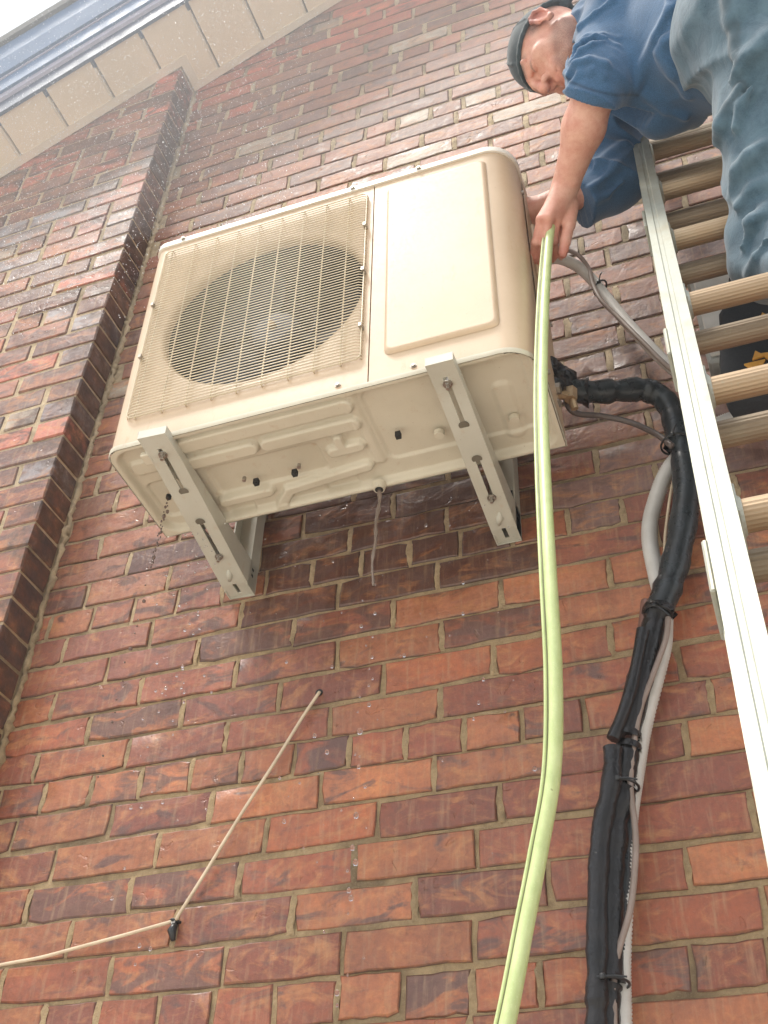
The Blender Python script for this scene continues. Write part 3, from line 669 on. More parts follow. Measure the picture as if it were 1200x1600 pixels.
# base pan with pressed ribs
pn = MB(); slab(pn, [(plan(.0015, RL, RR), .0), (plan(.003, RL, RR), .002), (plan(.003, RL, RR), .0115)]);
pn.f = [f for f in pn.f if len(f) < 6]                         # open ring; the pressed sheet closes it
pan = pn.build('base_pan', M['cream_pan'], ac, True, 50)
nx, ny = 330, 104
gx = np.linspace(0, W_, nx); gy = np.linspace(0, D_, ny); GX, GY = np.meshgrid(gx, gy)
def sdcap(x0, y0, x1, y1, w):
    dx, dy = x1 - x0, y1 - y0; t = np.clip(((GX - x0) * dx + (GY - y0) * dy) / (dx * dx + dy * dy + 1e-9), 0, 1)
    return np.hypot(GX - x0 - t * dx, GY - y0 - t * dy) - w
def sdbox(x0, x1, y0, y1, r_=.01):
    qx = np.abs(GX - (x0 + x1) / 2) - (x1 - x0) / 2 + r_; qy = np.abs(GY - (y0 + y1) / 2) - (y1 - y0) / 2 + r_
    return np.hypot(np.maximum(qx, 0), np.maximum(qy, 0)) + np.minimum(np.maximum(qx, qy), 0) - r_
def st(d, w=.006): t = np.clip(.5 - d / w, 0, 1); return t * t * (3 - 2 * t)
HZ = .0150 * st(-sdbox(.012, W_ - .012, .012, D_ - .010, .03) * -1, .010)          # whole pan pressed up inside its rim
up = np.zeros_like(HZ)
for c in ((.150, .036, .470, .036, .017), (.300, .082, .470, .082, .015), (.115, .082, .265, .082, .015), (.410, .140, .462, .140, .012), (.430, .110, .430, .140, .010), (.155, .203, .250, .203, .011), (.290, .212, .460, .196, .011), (.292, .212, .262, .243, .011)):
    up = np.maximum(up, st(sdcap(*c), .0055))
HZ -= .0130 * up
HZ += .006 * st(sdbox(.155, .385, .112, .188, .012)); HZ += .006 * st(sdbox(.150, .205, .222, .246, .006)); HZ += .006 * st(sdbox(.362, .428, .216, .244, .006))
HZ += .005 * st(sdbox(.505, .800, .020, .200, .02)) ; HZ -= .006 * st(sdbox(.476, .496, .006, .20, .008), .012)
HZ += .006 * st(sdbox(.022, .090, .115, .215, .014)); HZ -= .006 * st(sdbox(.02, .09, .050, .085, .012))
HZ -= .0045 * st(sdcap(.752, .095, .752, .20, .016), .012)
HZ = np.clip(HZ, .0, .027)
# round the plan corners
in_ = np.ones_like(HZ, bool)
for cx_, r_ in ((RL, RL), (W_ - RR, RR)):
    m_ = (GY < r_) & ((GX < cx_) if cx_ < .4 else (GX > cx_)); in_ &= ~(m_ & (np.hypot(GX - cx_, GY - r_) > r_ + .001))
idx = -np.ones(HZ.size, int); ids = np.where(in_.ravel())[0]; idx[ids] = np.arange(len(ids))
vv = np.stack([GX.ravel()[ids], GY.ravel()[ids], HZ.ravel()[ids] + .0004], 1)
ff = []
I = np.arange((ny - 1) * nx).reshape(ny - 1, nx)[:, :-1].ravel(); Q = np.stack([I, I + nx, I + nx + 1, I + 1], 1); Q = idx[Q]; Q = Q[(Q >= 0).all(1)]
me = bpy.data.meshes.new('pressed_sheet'); me.from_pydata(vv.tolist(), [], Q.tolist()); me.update(); me.materials.append(M['cream_pan'])
for p in me.polygons: p.use_smooth = True
put('pressed_sheet', me, pan)
# rusty seam between casing and pan
sm_ = MB(); wallstrip(sm_, arc(RL, RL, RL + .0012, 180, 270, 6) + arc(W_ - RR, RR, RR + .0012, 270, 360, 10) + [(W_ + .0012, D_)], .0112, .0135); sm_.build('seam', M['rust'], ac)
# small things on the pan
for x, y in ((.239, .167), (.320, .167), (.542, .134)): MB().box((x - .005, y - .005, -.0006), (x + .005, y + .005, .012)).build('square_hole', M['hole'], pan)
for x, y in ((.220, .152), (.335, .152)): MB().disc((x, y, .010), .004, -.009, 2, 8).build('screw', M['steel'], pan)
for x, y in ((.615, .157), (.757, .164)): MB().disc((x, y, .012), .0105, -.0095, 2, 20, .009).build('knock_out_plug', M['cream_pan'], pan)
dn = MB(); dn.tube([(.465, .247, .004), (.465, .247, -.006), (.465, .247, -.010)], [.015, .0125, .011], 18); dn.build('drain_collar', M['cream_pan'], pan, True, 40)
MB().disc((.465, .247, -.0102), .0082, -.0008, 2, 14).build('drain_hole', M['hole'], pan)
MB().disc((.057, .150, .0085), .0055, -.0085, 2, 10).build('drip_hole', M['hole'], pan)
for x, z in ((.07, .664), (.481, .662), (.632, .662), (.472, .026), (.616, .026), (.071, .030)):
    yy = -.0046 if z > .6 else -.0001
    m_ = MB(); m_.disc((x, yy, z), .0058, -.0016, 1, 14); m_.disc((x, yy - .0016, z), .0042, -.0028, 1, 6); m_.build('screw', M['steel'], ac)
for y, z in ((.060, .04), (.085, .60), (.110, .05), (.240, .34), (.240, .60)):
    m_ = MB(); m_.disc((W_ + (.0003 if y < .1 else .0037), y, z), .005, .004, 0, 8); m_.build('screw', M['steel'], ac)
for y in (.05, .075): MB().box((W_ + .001, y, .004), (W_ + .0035, y + .012, .009)).build('side_slot', M['hole'], ac)
# grille
gr = empty('fan_grille', (0, 0, 0), ac)
gx0, gx1, gz0, gz1 = .034, .516, .078, .622
def wire_path(z, yo=-.0095):
    return [(gx0, -.0005, z), (gx0 + .002, -.0055, z), (gx0 + .009, yo, z), (gx1 - .009, yo, z), (gx1 - .002, -.0055, z), (gx1, -.0005, z)]
wm = MB().tube(wire_path(0), .00112, 6).mesh('grille_wire', True); wm.materials.append(M['wire'])
NW = 63
for i in range(NW): put('grille_wire', wm, gr, (0, 0, gz0 + .004 + (gz1 - gz0 - .008) * i / (NW - 1)))
vm = MB().tube([(0, -.0005, gz0 - .001), (0, -.0062, gz0 + .0), (0, -.0072, gz0 + .006), (0, -.0072, gz1 - .006), (0, -.0062, gz1), (0, -.0005, gz1 + .001)], .0016, 6).mesh('grille_stay', True); vm.materials.append(M['wire'])
for i in range(9): put('grille_stay', vm, gr, (.052 + .0525 * i + (.004 if i > 0 else 0), 0, 0))
fr = MB(); fr.tube([(gx0 + .008, -.007, gz0), (gx1 - .008, -.007, gz0), (gx1, -.007, gz0 + .008), (gx1, -.007, gz1 - .008), (gx1 - .008, -.007, gz1), (gx0 + .008, -.007, gz1), (gx0, -.007, gz1 - .008), (gx0, -.007, gz0 + .008), (gx0 + .008, -.007, gz0)], .0014, 6, False)
fr.build('grille_rim', M['wire'], gr, True)
for x, z in ((gx0 + .001, .43), (gx0 + .001, .26), (gx1 - .001, .50), (gx1 - .001, .345), (gx1 - .001, .17)): MB().box((x - .003, -.014, z - .006), (x + .003, -.0005, z + .004)).build('grille_clip', M['steel'], gr)
# cavity and fan
cv = MB(); cv.tube([(cxf, .0205, czf), (cxf, .0206, czf), (cxf, .150, czf)], [rf_ - .0045, rf_ + .004, rf_ + .004], 64, False); cv.build('fan_shroud', M['dark'], ac, True)
MB().disc((cxf, .150, czf), rf_ + .02, .002, 1, 48).build('cavity_back', M['coil'], ac)
MB().box((SE - .01, .056, ZB + .03), (SE - .008, D_ - .01, ZT - .004)).build('partition', M['coil'], ac)
fan = empty('fan', (cxf, .092, czf), ac)
bm_ = MB(); nr, na = 9, 14; v = []
for i in range(nr):
    rr2 = .045 + (.160) * i / (nr - 1); span = math.radians(46 + 34 * i / (nr - 1)); off_ = math.radians(22 * (i / (nr - 1)) ** 1.3)
    for j in range(na):
        a = off_ + span * (j / (na - 1) - .3); v.append((rr2 * math.cos(a), (-.030 + .060 * j / (na - 1)) * (1 - .35 * i / (nr - 1)) - .004, rr2 * math.sin(a)))
bm_.add(v, [(i * na + j, i * na + j + 1, (i + 1) * na + j + 1, (i + 1) * na + j) for i in range(nr - 1) for j in range(na - 1)])
bme = bm_.mesh('fan_blade', True); bme.materials.append(M['blade'])
for k in range(3): put('fan_blade', bme, fan, (0, 0, 0), (0, math.radians(120 * k + 28), 0))
MB().tube([(0, .03, 0), (0, -.028, 0), (0, -.034, 0), (0, -.036, 0)], [.052, .050, .044, .020], 32).build('fan_hub', M['hub'], fan, True, 30); MB().tube([(.088 * math.cos(a), -.02, .088 * math.sin(a)) for a in np.linspace(0, 6.2832, 40)], .0018, 6, False).build('fan_ring', M['hub'], fan, True)
MB().tube([(0, -.0361, 0), (0, -.046, 0)], [.010, .008], 8).build('hub_nut', M['brass'], fan)
mt = MB(); mt.box((-.02, .04, -.25), (.02, .055, .25)); mt.build('motor_strut', M['coil'], fan)
# rubber feet
for x in (.085, .668):
    for y in (.03, .215): MB().box((x - .018, y - .014, -.0125), (x + .022, y + .014, -.0002), .002).build('foot', M['cream_pan'], ac)
# ================================================================== brackets
def bracket(xl, xr, ztip, label):
    t = empty('wall_bracket', ((xl + xr) / 2, 0, .80)); tag(t, label, 'bracket', 'steel brackets under the unit')
    w = xr - xl; h = w / 2; L = .445
    yt = -L; z0 = .002; zt = ztip - .80
    # arm: folded channel, open upwards, underside rising towards the tip
    slots = [(-.41, -.30), (-.22, -.115), (-.045, -.015)]
    ys = sorted(set([yt, -.004] + [a for s_ in slots for a in s_])); arm = MB()
    zz = lambda y: z0 + (zt - z0) * min(1, max(0, (-y - .05) / .33)) ** .9
    sw = .0042
    def bar(x0, x1, y0, y1):
        n = 5
        for k in range(n):
            a = y0 + (y1 - y0) * k / n; b = y0 + (y1 - y0) * (k + 1) / n
            arm.add([(x0, a, zz(a)), (x1, a, zz(a)), (x1, b, zz(b)), (x0, b, zz(b)), (x0, a, zz(a) + .003), (x1, a, zz(a) + .003), (x1, b, zz(b) + .003), (x0, b, zz(b) + .003)], [(0, 3, 2, 1), (4, 5, 6, 7), (0, 1, 5, 4), (1, 2, 6, 5), (2, 3, 7, 6), (3, 0, 4, 7)])
    for i in range(len(ys) - 1):
        if any(abs(ys[i] - a) < 1e-6 for a, b in slots): bar(-h + .003, -sw, ys[i], ys[i + 1]); bar(sw, h - .003, ys[i], ys[i + 1])
        else: bar(-h + .003, h - .003, ys[i], ys[i + 1])
    ztop = ztip - .80 + .020
    for sx in (-1, 1):
        n = 12; v = []
        for k in range(n + 1):
            y = yt + (-.004 - yt) * k / n; tp = ztop if sx > 0 else ztop - .0
            for x in (sx * h, sx * (h - .003)): v += [(x, y, zz(y)), (x, y, tp)]
        f = []
        for k in range(n):
            a = 4 * k; b = 4 * (k + 1); f += [(a, a + 1, b + 1, b), (a + 2, b + 2, b + 3, a + 3), (a, b, b + 2, a + 2), (a + 1, a + 3, b + 3, b + 1)]
        f += [(0, 2, 3, 1), (4 * n, 4 * n + 1, 4 * n + 3, 4 * n + 2)]
        arm.add(v, f)
    arm.box((-h + .003, yt, zz(yt) + .003), (h - .003, yt + .003, ztop), 0)
    arm.build('arm', M['bracket'], t)
    # keyhole ends: flat discs coloured as the shaded opening
    for y in (-.300, -.220):
        kk = [(.010 * math.cos(a * math.pi / 8), y + .010 * math.sin(a * math.pi / 8)) for a in range(16)]
        m_ = MB(); m_.add([(a, b, zz(y) - .0007) for a, b in kk], [tuple(range(15, -1, -1))]); m_.build('keyhole', M['shade'], t)
    leg = MB(); leg.box((-h, -.003, -.0), (h, -.0004, .30)); leg.box((h - .003, -.040, .0), (h, -.0031, .30)); leg.box((-h, -.030, -.0), (-h + .003, -.0031, .30))
    leg.build('wall_leg', M['bracket'], t)
    for z in (.10, .045, .030): MB().box((h - .0201 if z > .05 else h + .0002, -.0042 if z > .05 else -.03, z), (h - .0131 if z > .05 else h + .0008, -.0031 if z > .05 else -.022, z + (.035 if z > .05 else .006))).build('leg_slot', M['hole'], t)
    # weld fillet between arm and leg
    wl = MB(); wl.tube([(-.006, -.055, .005), (.0, -.070, .007), (.004, -.085, .010)], [.004, .008, .003], 8); wl.build('pressed_dimple', M['bracket'], t, True)
    for y, dz in ((-.395, 0), (-.125, 0)):
        b_ = MB(); b_.disc((0, y, zz(y) - .0005), .0088, -.0018, 2, 16); b_.disc((0, y, zz(y) - .0023), .0064, -.0055, 2, 6); b_.disc((0, y, zz(y) - .0078), .0034, -.007, 2, 8); b_.disc((0, y, zz(y) + .003), .0034, .045, 2, 8); b_.build('bolt', M['steel'], t)
    return t
lb = bracket(-.863, -.806, .846, 'left steel wall bracket under the cream unit, nearer the brick pier'); lb.rotation_euler = (0, 0, .045)
bracket(-.281, -.231, .846, 'right steel wall bracket under the cream unit, nearer the green hose')
# ================================================================== ladder (two sliding sections leaning on the wall)
LA = .311
lad = empty('extension_ladder', (.35, -.331 - math.sin(LA) * .305 * 11.7, 1.324 - math.cos(LA) * .305 * 11.7)); lad.rotation_euler = (-LA, 0, 0)
tag(lad, 'worn aluminium extension ladder leaning on the brick wall', 'ladder')
# local frame: x along rungs, z up the rail, y towards the wall
LX0, LX1 = .160 - .35, .540 - .35
def rail(side, y0, dx, z0, z1, nm):
    # open channel: outer web plus two flanges with raised beads
    s = side; xi = (LX0 if s < 0 else LX1); xo = xi + s * (.034 + dx); xi2 = xi + s * dx
    d = .032
    pr = [(xi2, y0 - d), (xi2 + s * .014, y0 - d), (xi2 + s * .0155, y0 - d + .0016), (xi2 + s * .021, y0 - d + .0016), (xi2 + s * .0225, y0 - d), (xo, y0 - d), (xo, y0 + d), (xi2, y0 + d), (xi2, y0 + d - .003), (xo - s * .003, y0 + d - .003), (xo - s * .003, y0 - d + .0042), (xi2, y0 - d + .0042)]
    if s > 0: pr = pr[::-1]
    MB().prism(pr, z0, z1, 2).build(nm, M['rail'], lad)
ztop = .305 * 11.7 + .50
for s in (-1, 1):
    rail(s, .0, 0, .305 * .8, ztop - .02, 'fly_rail'); rail(s, .064, .003, -.02, .305 * 14.3, 'base_rail')
prof = [1.0 if k % 2 == 0 else .972 for k in range(44)]
rg = MB().tube([(LX0 - .004, 0, 0), (LX1 + .004, 0, 0)], .0185, 44, True, prof).mesh('rung', False); rg.materials.append(M['rung'])
rgb = MB().tube([(LX0 - .004, 0, 0), (LX1 + .004, 0, 0)], .0185, 44, True, prof).mesh('rung', False); rgb.materials.append(M['rung_b'])
pl = MB(); pl.box((LX0 - .0005, -.026, -.028), (LX0 + .0025, .026, .028), .001); pl.tube([(LX0 + .0025, 0, 0), (LX0 + .006, 0, 0)], [.0235, .0200], 20); plm = pl.mesh('rung_plate'); plm.materials.append(M['rail'])
for k in range(-1, 11): 
    z = .305 * (11.7 - k)
    put('rung', rg, lad, (0, 0, z)); put('rung_plate', plm, lad, (0, 0, z))
for k in range(-2, 12): put('rung', rgb, lad, (0, .064, .305 * (11.7 - k)))
for s, x in ((-1, LX0 - .035), (1, LX1 + .035)): MB().box((x - .03, -.02, -.05), (x + .03, .09, -.018), .005).build('ladder_foot', M['tie'], lad)
for k in (.55, 2.45, 4.3): MB().box((LX0 - .041, -.012, .305 * (11.7 - k) - .045), (LX0 - .0345, .05, .305 * (11.7 - k) + .045), .002).build('guide_bracket', M['rail'], lad)
# ================================================================== pipes and cables on the wall
def origin(o, loc):
    loc = Vector(loc); o.data.transform(Matrix.Translation(-loc)); o.location = loc; return o
pipe = empty('insulated_pipe_bundle', G['pipe5'][2]); tag(pipe, 'black foam insulated refrigerant pipes running down the brick wall', 'pipe')
def child(mb, nm, m, parent, smooth=True):
    o = mb.build(nm, m, parent, smooth, 50); o.location = -Vector(parent.location) if parent.parent is None else (0, 0, 0); return o
def sleeve(pts, r, m, nm='insulation_sleeve', seam=True, seed=0):
    P = spline(pts, 8); rr = np.random.default_rng(seed); n = 20
    R_ = [r * (1 + .05 * math.sin(i * .9 + seed) + .035 * rr.normal()) for i in range(len(P))]
    R_[0] *= 1.06; R_[-1] *= 1.07
    pf = [1.0] * n
    if seam: pf[15] = .80; pf[14] = .97; pf[16] = .95
    return child(MB().tube(P, R_, n, True, pf), nm, m, pipe)
sleeve(G['pipe1'], .0235, M['rubber_m'], seed=1); sleeve(G['pipe2'], .0245, M['rubber_m'], seed=2)
sleeve(G['pipe3'], .0215, M['rubber'], seed=3); sleeve(G['pipe4'], .0185, M['rubber'], seed=4); sleeve(G['pipe5'], .0235, M['rubber'], seed=5); sleeve(G['pipe6'], .0205, M['rubber'], seed=6)
sleeve(G['pipeB'], .0105, M['rubber'], seed=7, seam=False); sleeve(G['pipeC'], .0155, M['rubber'], seed=8); sleeve(G['pipeD'], .0135, M['rubber_m'], seed=9, seam=False)
child(MB().tube(spline(G['inner'], 6), .0100, 12), 'bare_pipe', M['copper'], pipe)
# ragged split edges and torn flaps of foam
for i, (p_, q_) in enumerate(((G['pipe2'][-1], .0265), (G['pipe3'][-1], .0235), (G['pipe4'][0], .0200), (G['pipe1'][-1], .0260), (G['pipe1'][2], .0262))):
    rr = np.random.default_rng(40 + i); P0 = Vector(p_); n = 16; v = []
    for j in range(3):
        for k in range(n):
            a = 2 * math.pi * k / n; rad_ = q_ * (1 + .05 * j + rr.normal() * .05 * j); ax = {4: Vector((1, .2, -.1)), 3: Vector((.2, .1, -1))}.get(i, Vector((-.25, 0, -1))).normalized()
            u_ = ax.orthogonal().normalized(); w_ = ax.cross(u_); v.append(P0 + (u_ * math.cos(a) + w_ * math.sin(a)) * rad_ + ax * (.006 * (j - 1)))
    mb = MB().add(v, [(j * n + k, j * n + (k + 1) % n, (j + 1) * n + (k + 1) % n, (j + 1) * n + k) for j in range(2) for k in range(n)]); child(mb, 'foam_edge', M['rubber'], pipe)
def tie(c, r, ax, tail=(0.02, -.03, -.02)):
    c = Vector(c); ax = Vector(ax).normalized(); u = ax.orthogonal().normalized(); w = ax.cross(u)
    pts = [c + (u * math.cos(a) + w * math.sin(a)) * r for a in np.linspace(0, 2 * math.pi, 22)]
    mb = MB().tube(pts, .0022, 6, False); k = min(range(len(pts)), key=lambda i: pts[i].y); h = pts[k]
    mb.box(tuple(h - Vector((.004, .004, .004))), tuple(h + Vector((.004, .003, .004))), .001)
    mb.tube([h, h + Vector(tail) * .5 + Vector((0, -.004, 0)), h + Vector(tail)], .0014, 6); return mb
for i, (c, r_, ax, tl) in enumerate(((G['ties'][0], .023, (.25, 0, 1), (.022, -.006, -.030)), (G['ties'][1], .0255, (.2, 0, 1), (.030, -.01, -.012)), (G['ties'][2], .0290, (.05, 0, 1), (.034, -.008, -.006)), (G['ties'][4], .0280, (-.1, 0, 1), (.01, -.004, .02)))):
    child(tie(c, r_, ax, tl), 'cable_tie', M['tie'], pipe)
# taped service valves at the unit
vl = empty('service_valve', G['valve'][2]); tag(vl, 'grimy service valves wrapped in black tape on the side of the unit', 'valve')
rr = np.random.default_rng(3)
tp = MB()
for c, r_ in ((G['valve'][0], .022), (G['valve'][1], .020), (G['valve'][2], .019), (G['valve'][3], .021), (G['valve'][4], .018)):
    c = Vector(c); v = []; n1, n2 = 8, 12
    for i in range(n1 + 1):
        for j in range(n2):
            a = math.pi * i / n1; b = 2 * math.pi * j / n2; q = r_ * (1 + rr.normal() * .09); v.append(c + Vector((math.sin(a) * math.cos(b), math.sin(a) * math.sin(b), math.cos(a))) * q)
    tp.add(v, [(i * n2 + j, (i + 1) * n2 + j, (i + 1) * n2 + (j + 1) % n2, i * n2 + (j + 1) % n2) for i in range(n1) for j in range(n2)])
child(tp, 'tape_wrap', M['rubber'], vl)
vb = MB(); v5, v6, v7 = [Vector(G['valve'][i]) for i in (5, 6, 7)]
vb.tube([v5 - Vector((.03, .01, -.01)), v6], .0098, 8); vb.tube([v6 - Vector((.001, 0, .012)), v6 + Vector((.001, 0, .016))], .0125, 6); vb.tube([v6, v7 + Vector((0, 0, -.02))], .0075, 8); child(vb, 'valve_body', M['brass'], vl, False)
fl = MB(); fl.tube([v5 + Vector((-.008, -.006, .012)), v5 + Vector((.012, -.006, .010))], .0115, 6); fl.tube([v5 + Vector((.0, -.004, -.024)), v5 + Vector((.004, -.004, -.03))], .010, 6); child(fl, 'flare_nut', M['steel'], vl, False)
# conduits and cables
def strand(name, pts, r, m, label, cat, group=None, n=10, rib=False, dens=8):
    P = spline(pts, dens if not rib else 36)
    R_ = [r * (1.0 if (not rib or i % 2) else .86) for i in range(len(P))]
    o = MB().tube(P, R_, n).build(name, m, None, True); origin(o, P[len(P) // 2]); return tag(o, label, cat, group)
strand('electrical_conduit', G['conduitB'], .0152, M['conduit'], 'ribbed pale grey conduit looping down beside the black pipes', 'conduit', None, 14, True)
ca = strand('electrical_conduit', G['conduitA'], .0128, M['conduit'], 'smooth grey conduit sloping from the unit to the box behind the ladder', 'conduit', None, 14)
strand('cable', G['cableA'], .0052, M['cable'], 'thin grey cable tied along the sloping conduit', 'cable', None, 8)
strand('cable', G['cableB'], .0062, M['cable_d'], 'dark brown cable curving under the black elbow pipe', 'cable', None, 8)
strand('cable', G['cableC'], .0050, M['cable'], 'pinkish brown cable hugging the ribbed conduit beside the black pipes', 'cable', None, 8)
strand('cable', G['cableD'], .0030, M['wirecream'], 'thin pale wire tucked behind the upper black pipe', 'wire', None, 8)
to = tie(G['ties'][3], .0185, (1, .1, -1.3), (.012, -.02, .006)).build('cable_tie', M['tie'], None, True); tag(origin(to, G['ties'][3]), 'black cable tie round the sloping grey conduit', 'cable tie')
wv = strand('phone_wire', G['wire'], .0031, M['wirecream'], 'loose cream wire hanging from a hole in the lower bricks', 'wire', None, 8)
cl = empty('wire_clip', G['wire'][7]); tag(cl, 'small black clip holding the bend of the cream wire', 'clip')
cb = MB(); c0 = Vector((0, 0, 0)); cb.tube([c0 + Vector((-.012, .008, .004)), c0 + Vector((-.001, -.005, .0)), c0 + Vector((.009, .008, -.002))], .0028, 6)
cb.tube([c0 + Vector((.002, .004, -.002)), c0 + Vector((.0, -.002, -.018)), c0 + Vector((.003, .003, -.034))], [.005, .008, .004], 7); cb.build('clip_body', M['tie'], cl, True)
MB().disc((0, .009, -.004), .004, -.012, 1, 8).build('nail', M['steel'], cl)
hl = MB().disc((0, 0, 0), .0075, .012, 1, 12).build('wire_hole', M['hole'], wall); hl.location = (G['wire'][0][0], -.0015, G['wire'][0][2] + .002)
# switch box on the wall
bx = empty('switch_box', (.275, 0, 1.22)); tag(bx, 'grey electrical switch box on the wall behind the ladder', 'electrical box')
MB().box((-.095, -.092, -.145), (.075, -.0065, .150), .006).build('box_body', M['box'], bx); MB().box((-.100, -.102, .125), (.080, -.0005 - .006, .157), .004).build('box_hood', M['box'], bx)
MB().box((-.088, -.0985, -.135), (.068, -.0925, .120), .003).build('box_cover', M['conduit'], bx)
# tool bag
bc = Vector(((G['box'][7][0] + .06), -.165, G['box'][7][2] - .02)); bag = empty('tool_bag', bc); tag(bag, 'black tool bag with orange triangle print hanging behind the ladder rungs', 'bag')
v = []; n1, n2 = 14, 28; rr = np.random.default_rng(8)
for i in range(n1 + 1):
    t_ = i / n1; zz = -.13 + .25 * t_; w = .125 * (1 - .28 * t_) * (1 - .25 * max(0, .25 - t_) * 4 * .5); d = .050 * (1 - .35 * t_)
    for j in range(n2):
        a = 2 * math.pi * j / n2; ca_, sa_ = math.cos(a), math.sin(a); q = .55
        v.append((w * math.copysign(abs(ca_) ** q, ca_) + rr.normal() * .0012, d * math.copysign(abs(sa_) ** q, sa_) * (1 + .04 * math.sin(t_ * 9 + j)), zz + .006 * math.sin(j * .7)))
BM = MB().add(v, [(i * n2 + j, i * n2 + (j + 1) % n2, (i + 1) * n2 + (j + 1) % n2, (i + 1) * n2 + j) for i in range(n1) for j in range(n2)] + [tuple(range(n2 - 1, -1, -1)), tuple(n1 * n2 + j for j in range(n2))])
BM.build('bag_body', M['bag'], bag, True)
def tri(cx_, cz_, s_, rot):
    p = [(cx_ + s_ * math.cos(rot + a), cz_ + s_ * math.sin(rot + a)) for a in (math.pi / 2, math.pi * 7 / 6, math.pi * 11 / 6)]; return p
for (ex, ey, ez), s_, ro in zip(G['emb'], (.021, .013, .011, .019, .016), (math.pi, .12, .9, .1, .6)):
    MB().prism(tri(ex - bc.x, ez - bc.z, s_, ro), -.0545, -.0505, 1).build('printed_triangle', M['orange'], bag)
MB().tube([(-.07, -.01, .10), (-.05, -.02, .20), (.03, -.02, .23), (.08, -.01, .10)], .006, 8).build('bag_strap', M['bag'], bag, True)
# ================================================================== hose
P = spline(G['hose'], 10); n = 18
hs = empty('garden_hose', P[60]); tag(hs, 'lime green hose hanging straight down from the gripping hand', 'hose')
hm = MB().tube(P, .0090, n, True, [1, .97] * 9); child(hm, 'hose_tube', M['hose'], hs)
P2 = [q + Vector((-.0102, .003, .001)) for q in P[6:]]; child(MB().tube(P2, .0032, 8), 'hose_rib', M['hose_d'], hs)
P3 = [q + Vector((-.0132, .002, .001)) for q in P[6:]]; child(MB().tube(P3, .0026, 8), 'hose_edge', M['hose'], hs)
